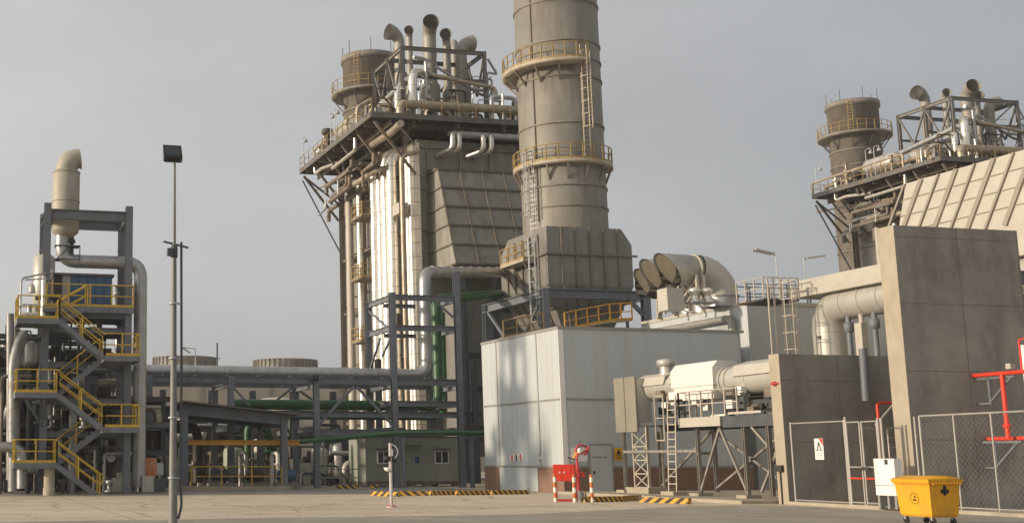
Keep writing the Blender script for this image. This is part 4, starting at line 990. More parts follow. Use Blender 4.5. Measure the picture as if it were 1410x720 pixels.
# double gate
gt = thing('mesh_gate', 'double mesh gate with red bars between the two concrete walls', 'gate', fpt(1190))
for x0_, x1_ in ((1169, 1187), (1190, 1211)):
    a, b_ = fpt(x0_), fpt(x1_); k = MB()
    for z in (.2, 1.45, FH-.1): k.tube([a+V((0,0,z)), b_+V((0,0,z))], .03, 6)
    for p in (a, b_): k.tube([p+V((0,0,.1)), p+V((0,0,FH-.1))], .035, 6)
    lf = k.build('leaf', 'fence', gt)
    k = MB(); fmesh(k, a, b_, .2, FH-.1); k.build('wire_mesh', 'fence', lf)
    MB().tube([a+V((0,0,1.05)), b_+V((0,0,1.05))], .035, 6).build('red_bar', 'red', lf)
k = MB()
for x, h in ((1168, FH+.1), (1213, FH), (1217.5, FH)): k.tube([fpt(x), fpt(x)+V((0, 0, h))], .045, 8)
k.build('post', 'fence', gt)
MB().bar(fpt(1186)+V((0,0,1.4)), fpt(1197)+V((0,0,1.4)), .08, .12).build('latch', 'dark', gt)
# right fence, in front of the tall wall
fr2 = thing('mesh_fence', 'long galvanised mesh fence in front of the tall wall, right of the bin', 'fence', fpt(1270))
k = MB(); k.tube([fpt(1264), fpt(1264)+V((0, 0, FH))], .035, 8)
for x in (1271, 1318, 1370, 1425): k.tube([fpt(x), fpt(x)+V((0, 0, FH))], .04 if x == 1271 else .03, 8)
k.build('post', 'fence', fr2)
a, b_ = fpt(1271), fpt(1440)
MB().tube([a+V((0,0,FH)), b_+V((0,0,FH))], .035, 6).tube([a+V((0,0,.2)), b_+V((0,0,.2))], .03, 6).build('rail', 'fence', fr2)
k = MB(); fmesh(k, a, b_, .2, FH); k.build('wire_mesh', 'fence', fr2)
# low concrete kerb under the fence
struct(MB().prism([fpt(1085)+nrm*.15, fpt(1440)+nrm*.15, fpt(1440)-nrm*.5, fpt(1085)-nrm*.5], (0, 0, .12)).build('kerb', 'concl'))
# pipes and ladder inside the gate compound
tag(MB().pipe([at(1193, 552, Y=W1Y-.3), at(1188, 480, Y=W1Y-.3)], .16).build('drain_post', 'steel'), 'thick grey post against the lower wall above the gate', 'post')
t = thing('fire_pipe', 'thin red pipe loop seen above the gate', 'pipe', (36, 41.5, 0))
p = at(1208, 560, Y=42.6); MB().pipe([(p.x, 42.6, 0), (p.x, 42.6, p.z+.15), (p.x+1.2, 42.6, p.z+.2)], .06).build('pipe', 'red', t)
t = thing('yard_ladder', 'small galvanised step ladder behind the gate, beside the tall wall', 'ladder', (36.5, 41, 0))
p = at(1232, 600, Y=41); MB().ladder((p.x, 41, 0), (p.x, 41, 2.9), (1, 0, 0), .6, .035, .35).bar((p.x-.8, 41, 3.0), (p.x+.3, 41, 4.0), .06).bar((p.x-1.4, 41, 2.9), (p.x+.4, 41, 2.9), .05).build('frame', 'lattice', t)

# white cabinet by the gate
q = fpt(1229)+nrm*.35; cb_ = thing('white_cabinet', 'plain white cabinet on a low stand between gate and bin', 'cabinet', q)
W_, D_, H0, H1 = 1.5, .6, .32, 1.75
def ob(u0, u1, d0, d1, z0, z1):
    P_ = [q+u*u0-nrm*d0, q+u*u1-nrm*d0, q+u*u1-nrm*d1, q+u*u0-nrm*d1]; return MB().prism([p+V((0,0,z0)) for p in P_], (0, 0, z1-z0))
ob(-.5, .5, 0, .3, .5, 1.75).build('housing', 'white', cb_)
ob(-.48, .48, -.012, -.001, .52, .82).build('lower_panel', 'white', cb_); ob(-.48, .48, -.014, -.001, .83, .845).build('groove', 'dark', cb_)
ob(.05, .2, -.015, -.001, 1.55, 1.72).build('label_plate', 'dark', cb_)
for x0_ in (-.46, 0, .36): ob(x0_, x0_+.1, .02, .27, .05, .5).build('leg', 'trim', cb_)
ob(-.48, .48, .05, .27, .02, .1).build('base_frame', 'dark', cb_)

# ================================================================== YELLOW BIN
bc = az(1276, 33.3); bn = thing('wheeled_bin', 'big yellow four-wheeled bin with a black clover emblem on its right side', 'bin', bc)
ang = R(-3)     # long side runs away from the camera
ux = V((math.cos(ang), math.sin(ang), 0)); uy = V((-math.sin(ang), math.cos(ang), 0))
BW, BL = .92, 1.32   # short and long sides
def bp(x, y, z): return bc+ux*x+uy*y+V((0, 0, z))
def taper(z, o=0): 
    k = .07*(1-(z-.2)/.95); return [bp(k-o, k-o, z), bp(BW-k+o, k-o, z), bp(BW-k+o, BL-k+o, z), bp(k-o, BL-k+o, z)]
b = MB(); lv = [taper(.20, -.03), taper(.26), taper(1.12)]
q4 = [(i, (i+1) % 4, 4+(i+1) % 4, 4+i) for i in range(4)]
b.add(lv[0]+lv[1], q4+[(0, 3, 2, 1)]); b.add(lv[1]+lv[2], q4); body = b.build('body', 'bin', bn)
b = MB(); r0, r1 = taper(1.08, .045), taper(1.19, .06); b.add(r0+r1, q4+[(0, 3, 2, 1), (4, 5, 6, 7)]); 
for k in range(14): p = bp(-.06, .08+k*.09, 1.05); b.bar(p, p+V((0,0,.05)), .02, .03)
for k in range(10): p = bp(.08+k*.09, -.06, 1.05); b.bar(p, p+V((0,0,.05)), .02, .03)
b.build('rim', 'bin', bn)
b = MB(); n = 8; vs_ = []
for i in range(n+1):
    t_ = i/n; vs_ += [bp(-.055+(BW+.11)*t_, -.055, 1.195+.09*math.sin(math.pi*t_)), bp(-.055+(BW+.11)*t_, BL+.055, 1.195+.09*math.sin(math.pi*t_))]
b.add(vs_, [(2*i, 2*i+1, 2*i+3, 2*i+2) for i in range(n)]+[tuple(range(0, 2*n+2, 2)), tuple(range(1, 2*n+2, 2))[::-1]], True); b.build('lid', 'bin', bn)
for x, y in ((.16, .16), (BW-.16, .16), (.16, BL-.16), (BW-.16, BL-.16)):
    w_ = MB(); c = bp(x, y, .09); a = ux
    w_.lathe((0, 0, 0), [(.03, -.03), (.085, -.028), (.09, 0), (.085, .028), (.03, .03)], 18)
    rot = Matrix.Rotation(R(90), 3, 'Y'); w_.v = [rot @ p+c for p in w_.v]; wo = w_.build('wheel', 'rubber', bn)
    MB().bar(c+V((0, 0, .02)), c+V((0, 0, .13)), .09, .05).build('fork', 'galv', wo)
def disc(c, a, b_, r, r2=0, n=28, th=.004, nn=None):
    m_ = MB(); vs_ = []
    for k in range(n):
        t_ = 2*math.pi*k/n; d = a*math.cos(t_)+b_*math.sin(t_); vs_ += [c+d*r2, c+d*r]
    fs = [(2*k, 2*k+1, (2*k+3) % (2*n), (2*k+2) % (2*n)) for k in range(n)]; m_.add(vs_, fs); return m_
cc = bp(.0, .62, .68)+ux*(.07*(1-(.68-.2)/.95))-ux*.008
Zv = V((0, 0, 1)); tz = (Zv-ux*.074).normalized()
k = disc(cc, uy, tz, .155, .142)
k.add([cc-ux*.003+uy*.07+tz*-.06, cc-ux*.003-uy*.07-tz*.06, cc-ux*.003-uy*.05-tz*.02, cc-ux*.003+uy*.05-tz*.02], [(0,1,2,3)])
k.add([cc-ux*.003+uy*.02+tz*.08, cc-ux*.003-uy*.03+tz*.08, cc-ux*.003-uy*.05-tz*.0, cc-ux*.003-uy*.02-tz*.0], [(0,1,2,3)])
k.build('printed_emblem', 'black', bn)
cc = bp(.46, 0, .9)+uy*(.07*(1-(.9-.2)/.95))-uy*.01; tz = (Zv-uy*.074).normalized()
k = disc(cc+tz*.09, ux, tz, .05); k2 = disc(cc-ux*.075-tz*.02, ux, tz, .055); k3 = disc(cc+ux*.075-tz*.02, ux, tz, .055); k4 = disc(cc-tz*.09, ux, tz, .045)
for m_ in (k2, k3, k4): k.add([p-uy*.001 for p in m_.v], m_.f)
k.add([cc+ux*.07-tz*.06-uy*.002, cc-ux*.07-tz*.06-uy*.002, cc-ux*.04+tz*.07-uy*.002, cc+ux*.04+tz*.07-uy*.002], [(0,1,2,3)])
k.build('clover_emblem', 'black', bn)

# ================================================================== HORIZONTAL DUCT ON LEGS (between wall and white building)
DX = 33.9
pz = at(1050, 520, X=DX); zc = pz.z; ye = at(888, 534, X=DX).y; yw = W1Y+.9
du = thing('pipe_assembly', 'cream horizontal duct on a steel trestle in front of the white building', 'duct', (DX, 50, 0))
yA, yB = at(1003, 520, X=DX).y, at(944, 520, X=DX).y
def hcyl(r, y0, y1, m_, name, seg=32):
    b = MB().tube([(DX, y0, zc), (DX, y1, zc)], r, seg); return b.build(name, m_, du)
hcyl(.62, 43.75, yA+.1, 'pearl', 'tube'); hcyl(.56, yB-.1, ye, 'pearl', 'tube')
b = MB()
for y, r in ((yA-.15, .68), (yA-.5, .66), (ye-.02, .6), (46.9, .64)): b.tube([(DX, y-.06, zc), (DX, y+.06, zc)], r, 32)
b.build('flange', 'pearl', du)
MB().box((DX-.78, yA, zc-.15), (DX+.6, yB, zc+.6)).prism([(DX-.78, yA, zc+.6), (DX-.5, yA, zc+.92), (DX+.4, yA, zc+.92), (DX+.6, yA, zc+.6)], (0, yB-yA, 0)).box((DX-.72, yA+.1, zc-.75), (DX+.55, yB-.1, zc-.15)).build('cover', 'white2', du)
ys = at(918, 520, X=DX).y
MB().lathe((DX, ys, zc), [(.42, .2), (.3, .7), (.3, 1.0)], 20).lathe((DX, ys, zc+1.0), [(.3, 0), (.42, .02), (.42, .3), (.3, .34), (.02, .36)], 24).build('top_nozzle', 'pearl', du)
b = MB()
for y0, y1 in ((ye-2.6, ye-.2), (yB, ys-1.0)): 
    b.prism([(DX-.64, y0, zc+.1), (DX-.5, y0, zc+.5), (DX-.1, y0, zc+.68), (DX-.1, y0, zc+.62), (DX-.45, y0, zc+.43), (DX-.6, y0, zc+.1)], (0, y1-y0, 0))
b.prism([(DX-.72, 43.8, zc+.12), (DX-.55, 43.8, zc+.58), (DX+.1, 43.8, zc+.78), (DX+.1, 43.8, zc+.72), (DX-.5, 43.8, zc+.5), (DX-.68, 43.8, zc+.12)], (0, yA-1.2-43.8, 0))
b.build('rain_shield', 'cream', du)
# control panel at the far end
a, c_ = at(846, 524, X=DX-1.0), at(878, 594, X=DX-1.0)
MB().box((DX-.95, c_.y, c_.z+.25), (DX-.2, a.y-.0, a.z)).build('end_box', 'pearl', du)
b = MB().box((DX-1.05, c_.y-.05, c_.z), (DX-.951, (a.y+c_.y)/2-.03, a.z+.1)).box((DX-1.05, (a.y+c_.y)/2+.03, c_.z), (DX-.951, a.y, a.z+.1)); b.build('panel_door', 'tan3', du)
# deck and trestle
zd = at(985, 573, X=DX-1.0).z
ya, yb = 44.3, at(938, 573, X=DX-1).y
MB().box((DX-1.1, ya, zd-.5), (DX-.95, yb-3.2, zd-.02)).box((DX-.9, ya, zd-.25), (DX+1.0, ye, zd-.1)).box((DX+.9, ya, zd-.5), (DX+1.05, ye, zd-.1)).build('deck', 'dsteel', du)
MB().box((DX-1.16, yb-3.1, zd-.42), (DX-1.0, yb, zd)).box((DX-1.0, yb-3.1, zd-.05), (DX-.9, yb, zd)).build('deck_edge', 'cream', du)
MB().box((DX-1.16, yb-5.9, zd+.2-.16), (DX-1.0, yb-3.7, zd+.14)).build('deck_edge', 'cream', du)
MB().rail([(DX-1.1, yb-4.3, zd), (DX-1.1, yb, zd)], 1.15, .8, .03, False).rail([(DX-1.1, yb, zd), (DX-.2, yb, zd)], 1.15, .8, .03, False).build('railing', 'lattice', du)
# actuators and clutter under the duct
for i in range(48):
    y = random.uniform(44.2, ye-.5); z = random.uniform(zd, zc-.5); x = DX+random.uniform(-.8, .6); s = random.uniform(.12, .4)
    b = MB()
    if i % 3: b.box((x, y, z), (x+s, y+s*1.4, z+s))
    else: b.pipe([(x, y, z), (x, y+1.2, z), (x, y+1.2, zd-.1)], .06, 8)
    b.build('valve_gear', random.choice(['dark', 'dsteel', 'rsteel', 'white', 'dark']), du)
zt = zd-.5
for x in (DX-1.0, DX+.95):
    for y in (at(1028, 640, X=x).y if x < DX else 46, at(963, 640, X=x).y if x < DX else 51.5, 45.2 if x > DX else at(1075, 640, X=x).y+.6, 56):
        MB().ibeam((x, y, .25), (x, y, zt), .15, .15).build('leg', 'trestle', du)
ly = [at(1028, 640, X=DX-1).y, at(963, 640, X=DX-1).y]
b = MB()
X_ = DX-1.0
b.bar((X_, ly[0], .3), (X_, (ly[0]+ly[1])/2, zt), .1); b.bar((X_, ly[1], .3), (X_, (ly[0]+ly[1])/2, zt), .1)
b.bar((X_+.1, ly[0]+.1, zt-.1), (X_+1.9, ly[1]-.5, .5), .1); b.bar((X_, ly[0]-.5, zt), (X_+.4, ly[0]-3.2, .5), .1); b.bar((X_, ly[0]-2.8, zt), (X_+.2, ly[0]-.6, .4), .1)
b.bar((X_+1.9, 46, .4), (X_+1.9, 51.5, zt), .1); b.bar((X_+1.9, 51.5, .4), (X_+1.9, 46, zt), .1); b.bar((X_+1.9, 56, .4), (X_+1.9, 51.5, zt), .1)
b.bar((X_, ly[1], 2.0), (X_+1.9, 51.5, 2.0), .12); b.bar((X_, ly[1]+.1, 2.1), (X_, 56, 2.1), .12)
b.build('cross_brace', 'trestle', du)
b = MB()
for y in ly+[56]:
    b.box((X_-.35, y-.35, 0), (X_+.35, y+.35, .26))
b.build('footing', 'concl', du)
# lattice leg
a = at(874, 650, X=DX-.9); c_ = at(893, 650, X=DX-.9); zl = at(878, 596, X=DX-.9).z
b = MB()
for y in (a.y, c_.y):
    for x in (DX-.9, DX-.1): b.bar((x, y, .4), (x, y, zl+.3), .08)
n = 4; h = (zl-.4)/n
for i in range(n):
    z = .4+i*h
    for x in (DX-.9,): b.bar((x, a.y, z), (x, c_.y, z), .05); b.bar((x, a.y, z), (x, c_.y, z+h), .045); b.bar((x, c_.y, z), (x, a.y, z+h), .045)
b.build('lattice_leg', 'lattice', du)
MB().box((DX-1.2, c_.y-.4, 0), (DX+.2, a.y+.4, .4)).build('footing', 'concl', du)
# ladder with side guide
pl = at(921, 678, X=DX-1.5); ztop = at(905, 545, X=DX-1.5).z
ld = thing('access_ladder', 'pale caged ladder leaning up to the cream duct, next to the lattice leg', 'ladder', (DX-1.5, pl.y, 0))
yl = at(922, 600, X=DX-1.5).y
MB().ladder((DX-1.5, yl, .3), (DX-1.3, yl, ztop), (0, 1, 0), .62, .035, .32).build('rungs', 'lattice', ld)
y2 = at(906, 570, X=DX-1.5).y; zg = at(906, 606, X=DX-1.5).z
b = MB()
for y in (y2-.3, y2+.4): b.bar((DX-1.4, y, zg), (DX-1.4, y, ztop+.1), .05)
for z in (zg, (zg+ztop)/2, ztop): b.bar((DX-1.4, y2-.3, z), (DX-1.4, y2+.4, z), .05)
b.build('guard', 'lattice', ld)
MB().box((DX-1.8, yl-.5, 0), (DX-1.1, yl+.5, .3)).build('footing', 'concl', ld)
# concrete apron under it with a kerb
struct(MB().box((30.6, 43.7, -.1), (44, 59.0, .13)).build('plinth', 'concl'))

# ================================================================== HAZARD KERBS
kerbs = [((512, 682), (549, 683.5), 'short hazard-striped kerb nearest the white pole'), ((551, 682), (590, 682), 'hazard-striped kerb just right of the white pole'), ((592, 681.5), (626, 681), 'hazard-striped kerb in front of the right end of the cabin'), ((628, 681.5), (674, 681), 'hazard-striped kerb before the left corner of the white building'),
         ((676, 680.5), (727, 680), 'hazard-striped kerb along the foot of the white side wall'), ((803, 691), (852, 690), 'hazard-striped kerb just right of the hydrant'), ((854, 690), (880, 688), 'low hazard-striped kerb between hydrant and ladder foot'), ((882, 691), (950, 693.5), 'bright hazard-striped kerb below the ladder foot'),
         ((463, 672.5), (494, 672.5), 'small far striped kerb at the left corner of the cabin'), ((510, 672), (520, 672), 'tiny striped kerb under the left cabin window')]
for a, b_, lb in kerbs:
    p, q_ = at(a[0], a[1], Z=0), at(b_[0], b_[1], Z=0); p.z = q_.z = .11
    d = (q_-p).normalized(); o = MB().bar(p, q_, .2, .22, up=(0, 0, 1)).build('kerb_block', 'kerb'); tag(o, lb, 'kerb', 'black and yellow striped kerbs')

# ================================================================== FIRE POINT
F = at(780, 690, Z=0)
fc = thing('hose_cabinet', 'red fire hose cabinet on a red stand before the white building corner', 'cabinet', F)
x0_, x1_ = at(764, 650, Y=F.y).x, at(786, 650, Y=F.y).x; z0, z1 = at(775, 662, Y=F.y).z, at(775, 639, Y=F.y).z
# turned slightly so that a side is seen at the right
cr_ = [(x0_-.05, F.y+.05), (x1_, F.y-.25), (x1_+.38, F.y+.25), (x0_+.33, F.y+.55)]
MB().prism([(x, y, z0) for x, y in cr_], (0, 0, z1-z0)).build('housing', 'red', fc)
dv = V((cr_[1][0]-cr_[0][0], cr_[1][1]-cr_[0][1], 0)).normalized(); dn = V((dv.y, -dv.x, 0)); p0 = V((*cr_[0], z0))
for s_ in (.02, .37): 
    L_ = .33
    MB().prism([p0+dv*s_+dn*.004+V((0,0,.03)), p0+dv*(s_+L_)+dn*.004+V((0,0,.03)), p0+dv*(s_+L_)+dn*.004+V((0,0,z1-z0-.03)), p0+dv*s_+dn*.004+V((0,0,z1-z0-.03))], dn*.015).build('door', 'red', fc)
    MB().bar(p0+dv*(s_+(.25 if s_ < .1 else .08))+dn*.03+V((0,0,.32)), p0+dv*(s_+(.25 if s_ < .1 else .08))+dn*.03+V((0,0,.4)), .06, .02).build('handle', 'white', fc)
b = MB()
for x, y in cr_: b.bar((x*.96+.04*(x0_+x1_)/2, y, 0), (x*.96+.04*(x0_+x1_)/2, y, z0), .05)
b.bar((cr_[0][0], cr_[0][1], .15), (cr_[3][0], cr_[3][1], .15), .05).bar((cr_[1][0], cr_[1][1], .15), (cr_[2][0], cr_[2][1], .15), .05).bar((cr_[0][0], cr_[0][1], .06), (cr_[1][0], cr_[1][1], .06), .12, .1).bar((cr_[2][0], cr_[2][1], .1), (cr_[1][0]+.1, cr_[1][1], .45), .05)
b.build('stand', 'dred', fc)
H = at(797, 688, Z=0); hy = thing('fire_hydrant', 'red hydrant pillar with a monitor nozzle and looped hose on top', 'hydrant', H)
s_ = 1/ (1722/ (H.x*math.sin(HEAD)+H.y*math.cos(HEAD)))
MB().lathe(H, [(.17, 0), (.17, .06), (.1, .08), (.1, .95), (.15, .98), (.15, 1.04), (.09, 1.06), (.08, 1.25), (.14, 1.3), (.14, 1.35), (.07, 1.4), (.06, 1.62), (.02, 1.64)], 18).build('pillar', 'dred', hy)
for sx in (-1, 1): MB().pipe([H+V((0, 0, 1.15)), H+V((sx*.22, -.02, 1.15)), H+V((sx*.24, -.05, 1.05))], .05, 10).lathe(H+V((sx*.24, -.05, .98)), [(.07, 0), (.07, .08)], 12).build('outlet', 'red', hy)
MB().pipe([H+V((0, 0, 1.6)), H+V((0, 0, 1.95)), H+V((.25, -.1, 2.0)), H+V((.5, -.2, 2.25))], .05, 10).build('monitor_barrel', 'dred', hy)
lp_ = [H+V((.2+.28*math.cos(t), -.08, 2.12+.22*math.sin(t))) for t in [k*math.pi/8 for k in range(-3, 10)]]
MB().tube(lp_, .045, 8).build('hose_loop', 'dred', hy)
b = MB(); b.lathe(H+V((.08, -.1, 1.98)), [(.02, 0), (.1, .03), (.12, .1), (.1, .2), (.02, .24)], 14); b.build('nozzle_cap', 'white', hy)
MB().tube([H+V((.05, 0, 2.1)), H+V((.2, 0, 2.6))], .018, 6).tube([H+V((-.1, 0, 1.72)), H+V((-.45, -.05, 1.8))], .03, 6).build('lever', 'dark', hy)
MB().lathe(H, [(.24, 0), (.24, .28), (.16, .36), (.1, .4)], 14).build('flange_base', 'trim', hy)
MB().tube([H+V((.25, -.2, 0)), H+V((.22, -.18, .35))], .04, 8).build('drain_stub', 'ochre', hy)
for x, yb_, lb in ((765, 690.5, 'red and white bollard at the left of the hose cabinet'), (791.5, 691, 'red and white bollard between hose cabinet and hydrant'), (815.5, 691, 'red and white bollard right of the hydrant')):
    p = at(x, yb_, Z=0); MBb = MB().lathe((p.x, p.y, 0), [(.07, 0), (.07, 1.08), (.05, 1.12), (.01, 1.13)], 14)
    t = thing('bollard', lb, 'bollard', (p.x, p.y, 0), 'striped bollards by the hydrant'); MBb.build('post', 'boll', t)

# ================================================================== POLE WITH SAFETY SHOWER
p = at(539, 698, Z=0); p.z = 0; sp_ = thing('safety_shower', 'slim white pole with shower head, curved arm and eyewash bowl in the yard', 'shower', p)
MB().lathe(p, [(.19, 0), (.19, .03), (.06, .05), (.055, 2.3), (.01, 2.32)], 12).build('pole', 'boll2', sp_)
for k in range(4): a = R(45+90*k); MB().lathe(p+V((.15*math.cos(a), .15*math.sin(a), .03)), [(.03, 0), (.03, .05), (.005, .06)], 6).build('bolt', 'dred', sp_)
pts = [p+V((0, 0, 2.25))]+[p+V((.28*math.sin(t)*1.0, -.03, 2.0+.27*math.cos(t))) for t in [math.pi*k/10 for k in range(0, 9)]]
MB().tube(pts, .02, 6).build('arm', 'white', sp_)
MB().lathe(p+V((-.14, -.05, 1.72)), [(.02, .14), (.12, .1), (.13, 0), (.1, -.03)], 14).lathe(p+V((.14, 0, 1.62)), [(.02, 0), (.1, .04), (.11, .1)], 14).build('eyewash_bowl', 'black', sp_)
MB().lathe(p+V((-.12, -.05, 1.28)), [(.02, 0), (.12, .05), (.16, .14), (.15, .15), (.02, .04)], 14).tube([p+V((0, 0, 1.25)), p+V((-.12, -.05, 1.3))], .02, 6).build('lower_bowl', 'white', sp_)
MB().box(p+V((-.07, -.1, 1.85)), p+V((.07, -.055, 2.1))).build('sign_plate', 'sign_w', sp_)

# ================================================================== LAMP POST in the foreground
p = at(238, 722, Z=0); p.z = 0; LH = at(240, 222, Y=p.y).z; l0 = thing('floodlight_post', 'tall slim grey lamp post with a dark floodlight on top', 'lamp post', p)
zc = at(239, 338, Y=p.y).z
MB().tube([p, p+V((0, 0, 3)), p+V((.0, 0, zc))], [.125, .09, .068], 14).tube([p+V((0, 0, zc-.1)), p+V((0, 0, LH+.1))], [.05, .034], 12).build('pole', 'polegrey', l0)
MB().lathe(p+V((0, 0, zc-.35)), [(.07, 0), (.1, .02), (.1, .3), (.08, .34), (.05, .36)], 14).bar(p+V((-.3, 0, zc+.1)), p+V((.4, 0, zc-.05)), .05).box(p+V((-.2, -.15, zc-.3)), p+V((-.06, .05, zc-.1))).build('collar', 'dsteel', l0)
MB().pipe([p+V((.14, 0, .15)), p+V((.24, 0, .5)), p+V((.2, 0, 1.1)), p+V((.22, 0, 4.0)), p+V((.2, 0, zc+.1))], .035, 8, .15).build('conduit', 'dsteel', l0)
for z in (1.2, 2.8, 4.4, 5.9): MB().lathe(p+V((0, 0, z)), [(.125, 0), (.14, 0), (.14, .05), (.125, .05)], 12).bar(p+V((.1, 0, z+.02)), p+V((.24, 0, z+.02)), .04).build('clamp', 'galv', l0)
rot = Matrix.Rotation(R(-28), 3, 'X')
hb_ = MB().box((-.23, -.08, -.19), (.23, .1, .19)).box((-.26, -.1, -.22), (.26, -.08, .22)); c = p+V((-.08, -.06, LH+.2)); hb_.v = [rot @ q_+c for q_ in hb_.v]; ho = hb_.build('floodlight', 'black', l0)
g_ = MB().box((-.2, -.107, -.16), (.2, -.102, .16)); g_.v = [rot @ q_+c for q_ in g_.v]; g_.build('glass', 'glass', ho)
MB().pipe([p+V((-.3, 0, LH+.2)), p+V((-.3, 0, LH-.02)), p+V((.2, 0, LH-.02)), p+V((.2, 0, LH+.2))], .025, 6, .05).build('yoke', 'dsteel', ho)

# ================================================================== CABIN
CY = 77.0; a, c_ = at(503, 604, Y=CY), at(637, 662, Y=CY)
cz0, cz1 = c_.z, a.z; cx0, cx1 = a.x, at(637, 640, Y=CY).x
cn = thing('site_cabin', 'sage green site cabin with two windows below the pipe rack', 'cabin', (cx0, CY, 0))
MB().box((cx0, CY, cz0), (cx1, CY+3.4, cz1)).build('wall', 'sage', cn)
MB().box((cx0-.05, CY-.03, cz1-.0), (cx1+.05, CY+3.45, cz1+.1)).build('roof', 'trim', cn)
MB().box((cx0, CY+.05, cz0-.22), (cx1, CY+3.3, cz0-.001)).build('base_frame', 'rsteel', cn)
b = MB()
for x in (cx0+.4, cx0+3, cx1-2.6, cx1-.6): b.box((x, CY+.1, 0), (x+.45, CY+.6, cz0-.22))
b.build('foot_block', 'conc', cn)
for x0_, x1_ in ((519, 537), (598, 618)):
    p, q_ = at(x0_, 620, Y=CY), at(x1_, 638, Y=CY)
    f = MB(); f.box((p.x, CY-.05, q_.z), (q_.x, CY-.002, q_.z+.07)).box((p.x, CY-.05, p.z-.07), (q_.x, CY-.002, p.z)).box((p.x, CY-.05, q_.z+.07), (p.x+.07, CY-.002, p.z-.07)).box((q_.x-.07, CY-.05, q_.z+.07), (q_.x, CY-.002, p.z-.07)).box(((p.x+q_.x)/2-.03, CY-.05, q_.z+.07), ((p.x+q_.x)/2+.03, CY-.002, p.z-.07))
    wo = f.build('window', 'white', cn); MB().box((p.x+.07, CY-.02, q_.z+.07), (q_.x-.07, CY-.012, p.z-.07)).build('pane', 'glass', wo)
    MB().prism([(p.x-.1, CY-.002, p.z+.16), (p.x-.1, CY-.3, p.z+.08), (p.x-.1, CY-.3, p.z+.05), (p.x-.1, CY-.002, p.z+.12)], (q_.x-p.x+.2, 0, 0)).build('window_hood', 'rsteel', wo)
p, q_ = at(557, 613, Y=CY), at(584, 662, Y=CY)
d = MB().box((p.x, CY-.04, q_.z+.02), (p.x+1.05, CY-.002, p.z-.1)).build('door', 'sageg', cn)
MB().box((p.x+.06, CY-.08, (p.z+q_.z)/2-.05), (p.x+.13, CY-.041, (p.z+q_.z)/2+.07)).build('handle', 'black', d)
MB().prism([(p.x-.1, CY-.002, p.z+.05), (p.x-.1, CY-.35, p.z-.02), (p.x-.1, CY-.35, p.z-.06), (p.x-.1, CY-.002, p.z+.0)], (1.25, 0, 0)).build('door_hood', 'rsteel', cn)
p = at(574, 633, Y=CY); MB().box((p.x-.14, CY-.045, p.z-.2), (p.x+.14, CY-.003, p.z+.2)).build('notice', 'sign_b', cn)
p = at(640, 637, Y=CY+1); MB().box((cx1+.002, CY+.8, p.z-.4), (cx1+.45, CY+1.5, p.z+.35)).build('air_conditioner', 'cream', cn)

# ================================================================== PIPE RACK
RK = 74.0
rk = thing('pipe_rack', 'long blue-grey steel pipe rack with a taller bay at its right end', 'pipe rack', (20, RK, 0))
zr = at(545, 521, Y=RK).z; zh = at(545, 405, Y=RK).z; xA = at(545, 640, Y=RK).x; xB = at(636, 640, Y=RK).x; zB = at(628, 374, Y=RK).z
yr = RK+4.6
def post(x, y, z): MB().ibeam((x, y, 0), (x, y, z), .36, .36, up=(0, 1, 0)).build('post', 'steel', rk)
post(xA, RK, zh+.1); post(xB, RK, zB); post(xA, yr, at(510, 420, Y=yr).z+.2); post(xB, yr, zB)
xs = [at(x, 600, Y=RK).x for x in (436, 318, 205, 60)]
for x in xs: post(x, RK, zr); post(x, yr, zr)
def bm(p, q_, w_=.26, h=.42, m_='steel'): MB().ibeam(p, q_, w_, h).build('beam', m_, rk)
for y in (RK, yr):
    bm((-4, y, zr-.2), (xB, y, zr-.2)); bm((-4, y, zr-2.3), (xB, y, zr-2.3), .2, .3); bm((xs[0], y, 3.4), (xB, y, 3.4), .22, .4)
for z in (zh-.2, at(545, 449, Y=RK).z-.1, at(545, 553, Y=RK).z-.1):
    bm((xA, RK, z), (xB, RK, z), .24, .36); bm((xA, RK, z), (xA, yr, z), .24, .36)
    bm((xA, RK+1.6, z-.35), (xA+2.2, RK+1.6, z-.35), .18, .26); bm((xB, RK, z), (xB, yr, z), .24, .36)
for x in [xA, xB]+xs: bm((x, RK, zr-.5), (x, yr, zr-.5), .2, .3); bm((x, RK, 3.6), (x, yr, 3.6), .2, .3)
for i in range(16): x = -3+i*2.0; MB().bar((x, RK, zr+.03), (x, yr, zr+.03), .12, .1).build('cross_tie', 'dsteel', rk)
b = MB()
b.bar((xs[0], RK, 3.7), (xs[0]+2.6, RK, zr-.4), .16).bar((xA, RK, 3.7), (xA-2.6, RK, zr-.4), .16)
b.bar((xA, RK+.1, zh-2.4), (xA, yr, zh-.5), .12).bar((xA, RK+.1, zh-2.6), (xA, RK+2, zh-4.4+.6), .12).bar((xA, yr-.1, zh-4.6), (xA, RK+2.3, zh-2.6), .12)
b.bar((xB, RK, zh-1.6), (xB-1.6, RK, zh-.3), .12).bar((xs[1], RK, zr-.5), (xs[1]+1.2, RK, zr-1.8), .12)
b.bar((xs[0]-.1, yr, zr-.3), (xs[0]+2.6, yr, zr-2.2), .14).bar((xs[0]-.1, yr, zr-.3), (xs[0]-2.6, yr, zr-2.2), .14)
b.build('brace', 'steel', rk)
p = at(434, 521, Y=RK-.3); MB().box((p.x-.25, RK-.55, p.z-.15), (p.x+.15, RK-.2, p.z+.2)).build('lamp', 'black', rk)
